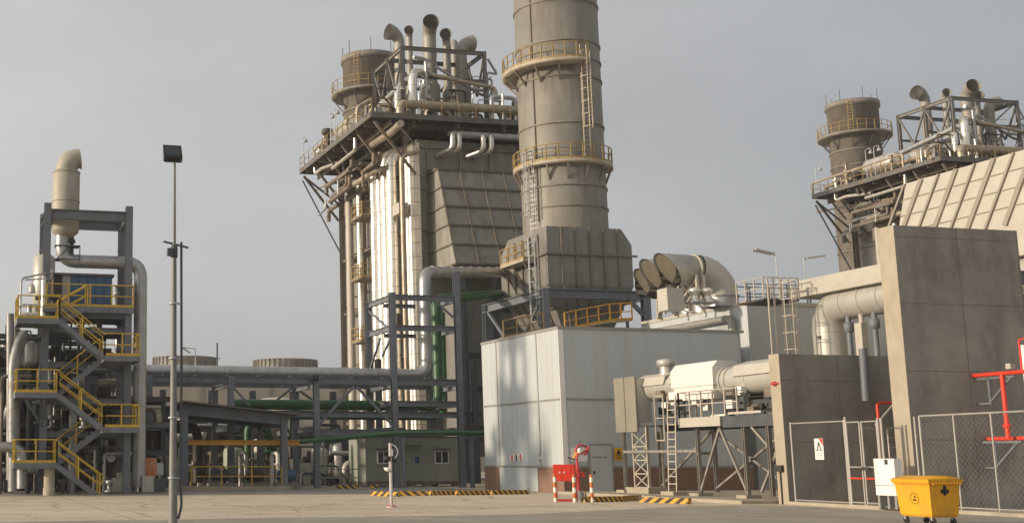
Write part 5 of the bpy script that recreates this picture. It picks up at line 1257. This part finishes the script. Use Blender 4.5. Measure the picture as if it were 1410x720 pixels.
# the long silver pipe that climbs and turns right
xv = at(586, 450, Y=RK+1.6).x; zt = at(640, 376, Y=RK+1.6).z
o = MB().pipe([(-6, RK+1.6, zr+.38), (xv, RK+1.6, zr+.38), (xv, RK+1.6, zt), (39.5, 82.6, at(690, 376, X=39.5).z)], .37, 20, .9).build('silver_pipe', 'dclad')
tag(o, 'long silver-clad pipe on the rack that climbs and turns right towards the hopper', 'pipe')
xg = at(602, 480, Y=RK+3).x; zg = at(500, 558, Y=RK+3).z
tag(MB().pipe([(at(318, 555, Y=RK+3).x, RK+3, zg), (xg, RK+3, zg), (xg, RK+3, zt-1.6), (39.4, 83, at(690, 405, X=39.5).z)], .33, 16, .8).build('green_pipe', 'green'), 'thick green pipe on the rack rising beside the silver one', 'pipe')
xg2 = at(610, 480, Y=RK+3.8).x
tag(MB().pipe([(at(380, 545, Y=RK+3.8).x, RK+3.8, zg-.7), (xg2, RK+3.8, zg-.7), (xg2, RK+3.8, zt-2.4)], .2, 16, .8).build('green_pipe', 'green'), 'second, thinner green pipe rising just behind the thick one', 'pipe')
# low green pipe crossing in front of the cabin
GY = RK-1.4
p1, p2, p3 = at(672, 594, Y=GY), at(548, 595.5, Y=GY), at(412, 608, Y=GY)
tag(MB().pipe([(p1.x+.2, GY, p2.z), (p2.x, GY, p2.z), (p3.x, GY, p3.z), (p3.x-.8, GY, p3.z)], .15, 14, 1).build('green_pipe', 'green'), 'low thin green pipe passing in front of the cabin', 'pipe')
t = thing('pipe_support', 'slim grey T-post under the low green pipe, right of the cabin', 'post', (at(651, 670, Y=GY).x, GY, 0))
x = at(651, 670, Y=GY).x; MB().ibeam((x, GY, 0), (x, GY, p2.z-.35), .22, .22, up=(0, 1, 0)).ibeam((x-.5, GY, p2.z-.26), (x+.5, GY, p2.z-.26), .2, .2).build('post', 'steel', t)
t = thing('pipe_support', 'slim grey T-post under the low green pipe, left of the cabin door', 'post', (at(555, 670, Y=GY).x, GY, 0))
x = at(556, 670, Y=GY).x; MB().ibeam((x, GY, 0), (x, GY, p2.z-.35), .2, .2, up=(0, 1, 0)).build('post', 'steel', t)

# ================================================================== PUMP SHED
SY = 70.5
sh = thing('pump_shed', 'open steel shed with a low sloping roof and yellow crane beam', 'shed', (14, SY, 0))
a, c_ = at(252, 553, Y=SY), at(397, 570, Y=SY); xa, xb = a.x-.1, c_.x
x1_, x2_ = at(254, 640, Y=SY).x, at(391, 640, Y=SY).x
for y in (SY, SY+5.5):
    for x, z in ((x1_, a.z-.5), (x2_, c_.z-.3)): MB().ibeam((x, y, 0), (x, y, z), .36, .36, up=(0, 1, 0)).build('post', 'steel', sh)
MB().bar((xa, SY+2.9, a.z), (xb+.6, SY+2.9, c_.z-.05), 7.4, .1).build('roof', 'roof', sh)
for y in (SY, SY+5.5): MB().ibeam((xa, y, a.z-.42), (xb, y, c_.z-.35), .26, .6).build('rafter', 'steel', sh)
for x in (x1_, x2_): z = a.z-.6 if x == x1_ else c_.z-.6; MB().ibeam((x, SY, z), (x, SY+5.5, z), .2, .35).build('tie_beam', 'steel', sh)
zz = at(330, 609, Y=SY+1).z; MB().ibeam((x1_, SY+1, zz), (at(412, 609, Y=SY+1).x, SY+1, zz), .25, .3).build('crane_beam', 'orange', sh)
struct(MB().box((x1_-.4, SY-.35, 0), (x2_+.3, SY-.05, .22)).build('kerb', 'concl'))
tag(MB().rail([(x1_+.35, SY-.2, .22), (x2_-.2, SY-.2, .22)], 1.1, 1.7, .035, False).build('railing', 'yellow'), 'yellow railing on the low kerb in front of the pump shed', 'railing')
# pumps and pipework inside
for k, (x, y, lb) in enumerate(((16.2, 73, 'dark pump left under the shed roof'), (18.4, 73.4, 'dark pump in the middle under the shed roof'), (20.3, 73, 'dark pump right under the shed roof, nearest its post'))):
    t = thing('pump', lb, 'pump', (x, y, 0), 'pumps in the shed')
    MB().box((x-.7, y-.4, 0), (x+.9, y+.4, .35)).build('base', 'conc', t)
    b = MB().lathe((0, 0, 0), [(.05, -.6), (.3, -.55), (.34, -.2), (.34, .5), (.2, .6), (.05, .62)], 16); rt = Matrix.Rotation(R(90), 3, 'Y'); b.v = [rt @ q_+V((x, y, .8)) for q_ in b.v]; b.build('motor', ['dsteel', 'dark', 'blue'][k], t)
    MB().pipe([(x-.5, y, .8), (x-.5, y, 2.1), (x-.5, y+1.4, 2.1), (x-.5, y+1.4, 0)], .12, 10).lathe((x-.5, y, 1.4), [(.12, 0), (.22, .02), (.22, .1), (.12, .12)], 12).build('discharge_pipe', ['rsteel', 'dclad', 'white'][k], t)
def elbow(label, pts, r, m_, name='process_pipe'):
    return tag(MB().pipe(pts, r, 16).build(name, m_), label, 'pipe')
Q = lambda x, y, Y: at(x, y, Y=Y)
elbow('wide dark pipe bending down behind the left shed post', [Q(150, 596, 72.6), Q(225, 596, 72.6), Q(225, 664, 72.6)], .42, 'dcasing')
elbow('dark pipe looping down inside the shed, right of the wide one', [Q(196, 588, 74.4), Q(272, 588, 74.4), Q(272, 664, 74.4)], .3, 'dark')

# ================================================================== STAIR TOWER AND PROCESS SKID (left)
TY, TR = 63.6, 66.4
tl, tr = at(66, 280, Y=TY).x, at(178, 284, Y=TY).x; tz = at(66, 280, Y=TY).z
tw_ = thing('stair_tower', 'grey steel tower with yellow railed zigzag stairs, far left', 'tower', (tl, TY, 0))
for x in (tl, tr):
    for y in (TY, TR): MB().ibeam((x, y, 0), (x, y, tz+(.0 if y == TY else -.05)), .36, .36, up=(0, 1, 0)).build('post', 'steel', tw_)
for y in (TY, TR): MB().ibeam((tl, y, tz-.55), (tr, y, tz-.55), .3, .5).build('beam', 'steel', tw_)
for x in (tl, tr): MB().ibeam((x, TY, tz-.55), (x, TR, tz-.55), .3, .5).build('beam', 'steel', tw_)
SF = 61.2; SM = 62.25; SB = 63.3                       # front and back runs of the stairs
zl = [at(50, y, Y=SF).z for y in (637, 540, 438)]; zr_ = [at(168, y, Y=SF).z for y in (588, 490)]
xl0, xl1 = at(22, 540, Y=SF).x, at(80, 540, Y=SF).x; xr0, xr1 = at(143, 588, Y=SF).x, at(191, 588, Y=SF).x
def platform(x0, x1, z, rails):
    o = MB().box((x0, SF, z-.06), (x1, SB, z)).box((x0-.02, SF-.04, z-.27), (x1+.02, SF, z+.0)).box((x0-.04, SF, z-.27), (x0, SB, z)).box((x1, SF, z-.27), (x1+.04, SB, z)).box((x0, SB, z-.27), (x1, SB+.05, z)).build('landing', 'steel', tw_)
    b = MB()
    for r_ in rails: b.rail([V((x, y, z)) for x, y in r_], 1.12, .9, .035)
    b.build('railing', 'yellow', o); return o
for z in zl: platform(xl0, xl1, z, [[(xl1, SF), (xl0, SF), (xl0, SB)]])
for z in zr_: platform(xr0, xr1, z, [[(xr0, SF), (xr1, SF), (xr1, SB)]])
def stairs(x0, z0, x1, z1, ya, yb, both=True):
    b = MB()
    for y in (ya, yb): b.bar((x0, y, z0-.13), (x1, y, z1-.13), .05, .26)
    n = max(2, int(abs(z1-z0)/.2))
    for i in range(1, n): k = i/n; x = x0+(x1-x0)*k; z = z0+(z1-z0)*k; b.box((x-.13, ya, z-.03), (x+.13, yb, z))
    o = b.build('stair_flight', 'steel', tw_)
    r_ = MB()
    for y in ((ya, yb) if both else (yb,)): r_.rail([(x0, y, z0), (x1, y, z1)], 1.05, 1.3, .035, False)
    r_.build('handrail', 'yellow', o)
xe = at(137, 680, Y=SF).x
stairs(xl1, zl[0], xe, 0.02, SF, SM-.06)
stairs(xr0, zr_[0], xl1, zl[1], SF, SM-.06); stairs(xr0, zr_[1], xl1, zl[2], SF, SM-.06)
stairs(xl1, zl[0], xr0, zr_[0], SM+.06, SB, False); stairs(xl1, zl[1], xr0, zr_[1], SM+.06, SB, False)
zu = at(130, 423, Y=TY-.3).z
MB().pipe([V((xe, SF, 1.05)), V((xe+.25, SF, .95)), V((xe+.05, SF, .5))], .035, 6, .1).build('handrail_end', 'yellow', tw_)
MB().box((tl-.2, TY-.4, zu-.06), (tr+.25, TR, zu)).box((tl-.2, TY-.45, zu-.3), (tr+.25, TY-.4, zu+.01)).build('upper_deck', 'steel', tw_)
MB().rail([(tl, TY-.42, zu), (tr+.2, TY-.42, zu), (tr+.2, TR, zu)], 1.15, 1.0, .035).build('railing', 'yellow', tw_)
stairs(xl1, zl[2], xl1+1.5, zu, SM+.06, SB)
for z in [zl[1]-.3, zl[2]-.3, zr_[0]-.3, zr_[1]-.3, zu-.4]:
    MB().ibeam((tl, TY, z), (tr, TY, z), .2, .3).ibeam((tl, TR, z), (tr, TR, z), .2, .3).ibeam((tl, TY, z), (tl, TR, z), .2, .3).ibeam((tr, TY, z), (tr, TR, z), .2, .3).build('floor_beam', 'steel', tw_)
b = MB()
for x, z0_, z1_ in ((xl0+.5, zl[1]-1.7, zl[1]-.3), (xl0+1.4, zl[1]-1.3, zl[1]-.3)): b.bar((x, SF+.3, z1_), (tl, TY, z0_), .1)
b.bar((tl, TR, zl[0]), (tr, TR, zl[1]), .12).bar((tl, TR, zr_[1]), (tr, TR, zr_[0]), .12).bar((tl+.2, TY, zr_[0]-.2), (tl-1, TY, zl[1]-.2), .1)
b.build('brace', 'steel', tw_)
p = at(68, 684, Z=0)
xp = at(68, 660, Y=SF+.3).x
tag(MB().lathe((xp, SF+.35, 0), [(.3, 0), (.3, .35), (.27, .36), (.27, zl[0]-.3), (.3, zl[0]-.28)], 16).build('concrete_pillar', 'concl'), 'short concrete pillar under the lowest stair landing', 'pillar')
# exhaust silencer
ex = thing('exhaust_silencer', 'weathered cream exhaust silencer with hooded top on the stair tower', 'silencer', (0, 65, 0)); 
e0, e1 = at(71, 300, Y=65), at(109.5, 300, Y=65); er = (e1.x-e0.x)/2*.98; ecx = (e0.x+e1.x)/2
ex.location = (ecx, 65, at(90, 322, Y=65).z); ex['_o'] = tuple(ex.location)
zb, zt = at(90, 322, Y=65).z, at(90, 236, Y=65).z
MB().lathe((ecx, 65, 0), [(.25, zb-.25), (er*.6, zb-.15), (er*.95, zb+.05), (er, zb+.25), (er, zt-.1), (er*.92, zt), (er*.82, zt+.05)], 32).build('barrel', 'vent2', ex)
for z in (zb+.3, (zb+zt)/2, zt-.12): MB().lathe((ecx, 65, z), [(er, 0), (er+.025, 0), (er+.025, .05), (er, .05)], 32).build('band', 'vent2', ex)
# mitred outlet that turns to the right
hr = er*.82; ht = at(110, 207, Y=65).z
pts = [V((ecx, 65, zt)), V((ecx, 65, zt+.25)), V((ecx+.12, 65, zt+.55)), V((ecx+.38, 65, ht-.42)), V((ecx+.95, 65, ht-.36))]
hd = MB(); seg = 24
def ringp(c, d, r): 
    d = d.normalized(); xa_ = V((0, 1, 0)); ya_ = d.cross(xa_); return [c+xa_*(r*math.cos(2*math.pi*j/seg))+ya_*(r*math.sin(2*math.pi*j/seg)) for j in range(seg)]
rings = [ringp(V((ecx, 65, zt)), V((0, 0, 1)), hr), ringp(V((ecx, 65, zt+.15)), V((0, 0, 1)), hr), ringp(V((ecx+.1, 65, zt+.42)), V((.45, 0, 1)), hr), ringp(V((ecx+.34, 65, zt+.68)), V((1, 0, 1)), hr*1.0), ringp(V((ecx+.72, 65, ht-.5)), V((1, 0, .15)), hr*.97)]
hd.add([p for r_ in rings for p in r_], [(i*seg+j, i*seg+(j+1) % seg, (i+1)*seg+(j+1) % seg, (i+1)*seg+j) for i in range(4) for j in range(seg)], True); hd.build('outlet_hood', 'vent2', ex)
MB().pipe([(ecx+.35, 65, zb), (ecx+.35, 65, zb-.9), (ecx+.35, 65, zb-1.3)], .12, 10).lathe((ecx+.35, 65, zb-.5), [(.12, 0), (.2, .02), (.2, .2), (.12, .22)], 10).build('drain_valve', 'dsteel', ex)
# pipe under it
zp = at(140, 361, Y=65).z; xd = at(193, 450, Y=65).x
elbow('silver-clad exhaust pipe looping down the right side of the stair tower', [(ecx-.15, 65, zb), (ecx-.15, 65, zp), (xd, 65, zp), (xd, 65, .3)], .36, 'dclad', 'exhaust_pipe')
MB_ = MB().box((ecx-.55, 64.6, zp+.75), (ecx+.75, 65.4, zp+.8)).box((ecx-.55, 64.6, zp+.02), (ecx+.8, 65.4, zp+.07)).bar((ecx+.75, 64.6, zp), (ecx+.75, 64.6, zp+.8), .05).bar((ecx-.5, 64.6, zp), (ecx+.3, 64.6, zp+.8), .05)
tag(MB_.build('pipe_bracket', 'dsteel'), 'small dark bracket frame around the neck below the exhaust silencer', 'bracket')
# blue enclosure
a, c_ = at(86, 376, Y=TY+.5), at(154, 420, Y=TY+.5)
be = thing('blue_container', 'blue equipment enclosure with a dark roof on the upper deck', 'enclosure', (a.x, TY+.5, zu))
MB().box((a.x, TY+.5, zu+.02), (c_.x, TR-.1, a.z-.12)).build('wall', 'blue', be); MB().box((a.x-.5, TY+.35, a.z-.12), (c_.x+.1, TR, a.z)).build('roof', 'roof', be)
b = MB()
for k in range(1, 6): x = a.x+(c_.x-a.x)*k/6; b.box((x-.03, TY+.46, zu+.05), (x+.03, TY+.498, a.z-.13))
b.build('rib', 'blue2', be)
MB().box((a.x+.02, TY+.45, zu+.03), (a.x+.42, TY+.497, a.z-.14)).build('grey_panel', 'trim', be)
MB().box((a.x-.45, TY+.6, zu+.02), (a.x-.01, TR-.2, a.z-.14)).build('dark_end', 'dark', be)
# person-like valve on the upper deck at right of the enclosure
p = at(160, 420, Y=TY+.3); t = thing('valve_stand', 'slim valve stand at the right end of the upper deck', 'valve', (p.x, TY+.3, zu))
MB().lathe((p.x, TY+.3, zu), [(.1, 0), (.08, .7), (.14, .75), (.14, .9), (.06, 1.0), (.05, 1.2), (.16, 1.22), (.16, 1.26), (.02, 1.28)], 12).build('body', 'dclad', t)
# silver vessel and stack to the left of the tower post
zt = at(50, 348*1.0, Y=TY+.6).z
elbow('bright upright pipe beside the front left post of the stair tower', [(at(60, 400, Y=TY-.1).x, TY-.1, zl[2]-.2), (at(60, 400, Y=TY-.1).x, TY-.1, at(60, 380, Y=TY).z), (tl+.3, TY+.3, at(60, 372, Y=TY).z)], .13, 'clad')
t = thing('air_vessel', 'cream upright vessel behind the left tower post', 'tank', (tl-.2, TR, zl[2]))
MB().lathe((tl+.1, TR+.2, 0), [(.02, zl[2]), (.6, zl[2]+.1), (.6, at(60, 355, Y=TR).z), (.4, at(60, 350, Y=TR).z), (.02, at(60, 349, Y=TR).z)], 20).build('shell', 'pearl', t)
t = thing('goose_neck', 'thin grey goose-neck pipe over the highest left landing', 'pipe', (xl0, SF+.5, zl[2]))
MB().pipe([(at(28, 430, Y=SF+.6).x, SF+.6, zl[2]), (at(28, 430, Y=SF+.6).x, SF+.6, at(28, 381, Y=SF).z), (tl, TY-.2, at(60, 372, Y=SF).z+.2)], .05, 8, .3).build('tube', 'galv', t)
MB().bar((at(33, 430, Y=SF+.6).x, SF+.6, at(33, 383, Y=SF).z), (tl, TY-.25, at(60, 375, Y=SF).z), .08).build('arm', 'galv', t)
p = at(44, 395, Y=SF+.6); t = thing('hanging_siren', 'small pale siren hanging left of the tower post', 'equipment', (p.x, SF+.6, p.z))
MB().tube([(p.x, SF+.6, p.z+.5), (p.x, SF+.6, p.z+.1)], .02, 6).build('hanger', 'galv', t); MB().lathe((p.x, SF+.6, p.z-.3), [(.2, 0), (.16, .15), (.18, .25), (.1, .42), (.02, .46)], 12).build('horn', 'pearl', t)
# silver vertical pipes at the left edge
elbow('thick silver-clad upright pipe at the left edge behind the landings', [Q(19, 676, 63.3), Q(19, 500, 63.3), Q(27, 472, 63.6), Q(33, 462, 64.4)], .3, 'oldclad')
elbow('silver upright pipe close to the left edge with a dark band', [Q(14, 676, 64.8), Q(14, 432, 64.8)], .2, 'oldclad')
elbow('slim pale upright pipe at the left edge, tallest of the three', [Q(21, 676, 65.6), Q(21, 436, 65.6), Q(60, 436, 65.6)], .25, 'pearl')
elbow('thick pale pipe entering from the left edge at mid height', [Q(-20, 584, 66), Q(8, 580, 66), Q(20, 560, 66), Q(20, 480, 66)], .42, 'dclad')
elbow('thick pale pipe entering from the left edge near the ground', [Q(-20, 615, 63), Q(30, 615, 63), Q(30, 672, 63)], .26, 'dclad')
elbow('green pipe entering from the left edge behind the tower', [Q(-30, 596, 68), Q(60, 596, 68), Q(60, 670, 68)], .2, 'green')
t = thing('process_vessel', 'round-ended grey vessel behind the second left landing', 'tank', (xl0+1, 65, 0))
p = at(42, 490, Y=65); MB().lathe((p.x, 65, p.z-.6), [(.02, 0), (.4, .1), (.45, .3), (.45, 1.2), (.4, 1.4), (.02, 1.5)], 20).build('shell', 'dclad', t); MB().tube([(p.x, 65, 0), (p.x, 65, p.z-.5)], .12, 8).build('leg', 'dsteel', t)
# skid: frame, vessels and pipework filling the tower bays and the space under the rack
sk = thing('process_skid', 'dark tangle of steel frames, vessels and pipes behind the zigzag stairs', 'machinery', (7, 69, 0))
for x in (1.2, 3.4, 6, 8.2, 10.6, 12.4):
    for y in (67.5, 71): MB().ibeam((x, y, 0), (x, y, random.choice([6.2, 8.4, 8.4, 9.3]) if x < 10 else 5.2), .28, .28, up=(0, 1, 0)).build('post', 'dsteel', sk)
for z in (2.1, 3.6, 5.0, 6.2, 7.4, 8.3):
    for y in (67.5, 71): MB().ibeam((1.2, y, z), (12.4 if z < 5.5 else 8.6, y, z), .2, .28).build('beam', 'steel' if z in (3.6, 6.2) else 'dsteel', sk)
for z in (3.7, 5.1, 7.5): MB().box((1.2, 67.5, z), (9 if z > 6 else 12.3, 71, z+.05)).build('deck', 'dsteel', sk)
MB().box((1.4, 71.3, 0), (9.4, 72.6, 8.1)).box((9.4, 71.3, 0), (12.3, 72.6, 3.4)).build('housing', 'dark', sk)  # plain dark boxes added to stand for the deep shade in the bays
MB().box((2.0, 67.9, 3.76), (4.2, 70.6, 5.0)).box((5.2, 67.9, 5.16), (8.2, 70.6, 6.1)).build('enclosure', 'dsteel', sk)
for i in range(56):
    x = random.uniform(.8, 12); y = random.uniform(64.5, 71.5); z = random.uniform(.6, 8); r = random.choice([.05, .08, .1, .16, .24])
    k = random.random()
    if x > 9.5: z = min(z, 4.6)
    if k < .4: pts = [(x, y, 0), (x, y, z), (x+random.uniform(.5, 2), y, z)]
    elif k < .75: pts = [(x-random.uniform(1, 3), y, z), (x, y, z), (x, y, max(.2, z-random.uniform(1, 3)))]
    else: pts = [(x, y-1, z), (x, y+2, z), (x, y+2, z+1)]
    MB().pipe(pts, r, 8).build('pipe', random.choice(['dclad', 'dsteel', 'rsteel', 'dark', 'tan', 'dcasing', 'pearl']), sk)
for x, y, z, r, h in ((2.6, 69, .5, .7, 2.2), (5, 68.8, 3.8, .6, 1.9), (7.3, 69.2, .4, .8, 2.6), (9.3, 69, .5, .5, 1.8), (3, 69, 5.2, .55, 1.6), (6.6, 69.3, 5.3, .65, 1.8), (11.2, 69.5, .4, .6, 2.0)):
    MB().lathe((x, y, z), [(.02, 0), (r*.9, .15), (r, .35), (r, h-.3), (r*.85, h-.1), (.02, h)], 18).build('vessel', random.choice(['dcasing', 'dclad', 'dark', 'rsteel']), sk)
for i in range(20):
    x = random.uniform(.8, 11.5); y = random.uniform(64, 68); z = random.choice([0.02, 3.76, 5.16])+.05; s = random.uniform(.25, .8)
    if x > 8.5 and z > 5: z = .07
    MB().box((x, y, z), (x+s, y+s*.7, z+s*1.3)).box((x+s*.2, y-.03, z+s*.3), (x+s*.8, y, z+s*1.1)).build('cabinet', random.choice(['dsteel', 'dark', 'rsteel', 'pearl', 'steel']), sk)
pr_ = thing('pipe_bundle', 'bundle of thin upright pipes and valves between the stair flights and the skid', 'pipes', (5, 64.5, 0))
for i in range(44):
    x = random.uniform(3.2, 9.4); y = random.uniform(63.9, 66.2); z = random.uniform(1, 10.4); l_ = random.uniform(1, 4); r_ = random.choice([.04, .05, .07, .1, .13])
    k = random.random()
    if k < .5: pts = [(x, y, max(0, z-l_)), (x, y, z)]+([(x+random.uniform(-1.5, 1.5), y, z)] if k < .3 else [])
    elif k < .85: pts = [(max(2.9, x-l_), y, z), (min(9.3, x+l_*.5), y, z)]
    else: pts = [(x, y, z), (x, y, z-.8), (x+.8, y, z-.8), (x+.8, y, z-2)]
    MB().pipe(pts, r_, 8).build('pipe', random.choice(['dclad', 'dsteel', 'rsteel', 'dark', 'galv', 'dsteel']), pr_)
for i in range(16):
    x = random.uniform(5, 9); y = random.uniform(64, 66); z = random.choice([zl[0], zr_[0], zl[1], zr_[1], .05]); s_ = random.uniform(.25, .6)
    MB().lathe((x, y, z), [(.02, 0), (s_*.6, .02), (s_*.6, .1), (s_*.3, .14), (s_*.3, s_), (s_*.5, s_+.05), (s_*.5, s_*1.5), (.02, s_*1.6)], 12).build('valve', random.choice(['dark', 'dsteel', 'rsteel', 'galv']), pr_)
# orange instrument box and grey one beside the tower
p = at(205, 643, Y=66); t = thing('instrument_box', 'faded orange instrument box on two legs right of the stair tower', 'box', (p.x, 66, 0))
MB().box((p.x-.42, 66, p.z-.5), (p.x+.42, 66.35, p.z+.5)).build('housing', 'orangebox', t)
b = MB()
for x in (-.3, .3): b.bar((p.x+x, 66.15, 0), (p.x+x, 66.15, p.z-.5), .07)
b.build('leg', 'galv', t); MB().box((p.x-.15, 65.95, p.z-.75), (p.x+.05, 66.1, p.z-.55)).build('gland', 'galv', t)
p = at(220, 646, Y=66.3); t = thing('instrument_box', 'small grey instrument box beside the orange one', 'box', (p.x, 66.3, 0))
MB().box((p.x-.2, 66.3, p.z-.3), (p.x+.2, 66.55, p.z+.35)).build('housing', 'galv', t); MB().bar((p.x, 66.45, 0), (p.x, 66.45, p.z-.3), .08).build('leg', 'galv', t)

# ================================================================== EQUIPMENT BEHIND THE RACK
eq = thing('equipment_row', 'row of dark columns, pipes and vessels under and behind the pipe rack', 'machinery', (20, 86, 0))
for i, x in enumerate((15, 18.5, 21.5, 24.5, 27.5, 31, 35, 38.5)):
    MB().ibeam((x, 86, 0), (x, 86, zr-.2 if i < 5 else 9), .4, .4, up=(0, 1, 0)).build('post', 'dsteel', eq)
for z in (3.2, 5.0): MB().ibeam((13, 86, z), (39, 86, z), .3, .4).build('beam', 'dsteel', eq)
for i in range(60):
    x = random.uniform(14, 34); y = random.uniform(79, 89) if x < 25 else random.uniform(81.5, 89); z = random.uniform(.6, 4.2); r = random.choice([.06, .1, .15, .25])
    k = random.random()
    if k < .5: pts = [(x, y, 0), (x, y, z), (x+random.uniform(.6, 2.5), y, z), (x+2.6, y, 0)]
    else: pts = [(x-2, y, z), (x, y, z), (x, y, z+random.uniform(-.5, 1))]
    MB().pipe(pts, r, 8).build('pipe', random.choice(['dclad', 'rsteel', 'dark', 'dark', 'pearl', 'dsteel', 'dsteel', 'rsteel', 'green']), eq)
for x, y, r, h, m_ in ((16.2, 82, .9, 2.2, 'dark'), (19.5, 83.5, .7, 2.6, 'sageg'), (23.4, 82.5, .8, 1.8, 'rsteel'), (25.8, 84, .6, 2.6, 'pearl'), (21.5, 84, .5, 3.2, 'cream'), (28, 86, .8, 3, 'dclad')):
    MB().lathe((x, y, 0), [(.02, .3), (r*.9, .4), (r, .6), (r, h-.3), (r*.85, h-.1), (.02, h)], 18).build('vessel', m_, eq)
for i in range(16):
    x = random.uniform(14, 27); y = random.uniform(79, 84); s = random.uniform(.4, 1.1)
    MB().box((x, y, .02), (x+s, y+s*.7, s*1.4)).box((x+s*.2, y-.03, s*.3), (x+s*.8, y, s*1.1)).build('cabinet', random.choice(['dsteel', 'dark', 'rsteel', 'pearl', 'white', 'sageg']), eq)
MB().box((13.2, 89.5, 0), (24, 91, 4.6)).build('housing', 'dark', eq)  # dark mass added in place of the shade under the rack
MB().rail([(22.6, 78.6, .02), (27, 78.6, .02)], 1.1, 1.6, .035, False).build('railing', 'galv', eq)
# plain buildings and tanks beyond, sunlit through the gaps
bg_ = thing('far_shed', 'pale low industrial shed glimpsed under the pipe rack', 'building', (60, 140, 0))
MB().box((12, 132, 0), (52, 142, 5.2)).build('wall', 'twall', bg_); MB().box((11.7, 131.7, 5.2), (52.3, 142.3, 5.5)).build('roof', 'trim', bg_)
b = MB()
for k in range(7): b.box((14+k*5.4, 131.95, 1.2), (16.4+k*5.4, 131.99, 3.2))
b.build('window', 'glass', bg_)
for k, (x, y, r, h, lb) in enumerate(((24, 112, 3, 6, 'white storage tank behind the shed, seen below the rack'), (31.5, 116, 2.6, 7.2, 'cream storage tank right of the white one, seen below the rack'))):
    t = thing('storage_tank', lb, 'tank', (x, y, 0), 'storage tanks beyond the rack')
    MB().lathe((x, y, 0), [(r, 0), (r, h), (r*.6, h+.35), (.02, h+.5)], 36).build('shell', 'white' if k == 0 else 'cream', t)
    MB().ladder((x-r-.2, y-.3, 0), (x-r-.2, y-.3, h+.8), (0, 1, 0)).build('ladder', 'galv', t)
tag(MB().tube([(13, 69.2, .02), (13, 69.2, 2.4)], .06, 8).build('standpipe', 'dclad'), 'thin standpipe left of the pump shed', 'pipe')

# ================================================================== HAZE in the evening air
hz = MB().box((-400, -60, -1), (500, 420, 55)).build('haze', 'white'); hz['kind'] = 'stuff'; hz.data.materials.clear()
hm = bpy.data.materials.new('air'); hm.use_nodes = True; hm.node_tree.nodes.clear()
ho_ = hm.node_tree.nodes.new('ShaderNodeOutputMaterial'); hp = hm.node_tree.nodes.new('ShaderNodeVolumePrincipled')
hp.inputs['Color'].default_value = (.9, .9, .9, 1); hp.inputs['Density'].default_value = .0004; hp.inputs['Anisotropy'].default_value = .3
hm.node_tree.links.new(hp.outputs[0], ho_.inputs['Volume']); hz.data.materials.append(hm)

for o in list(bpy.data.objects):
    if '_o' in o: del o['_o']
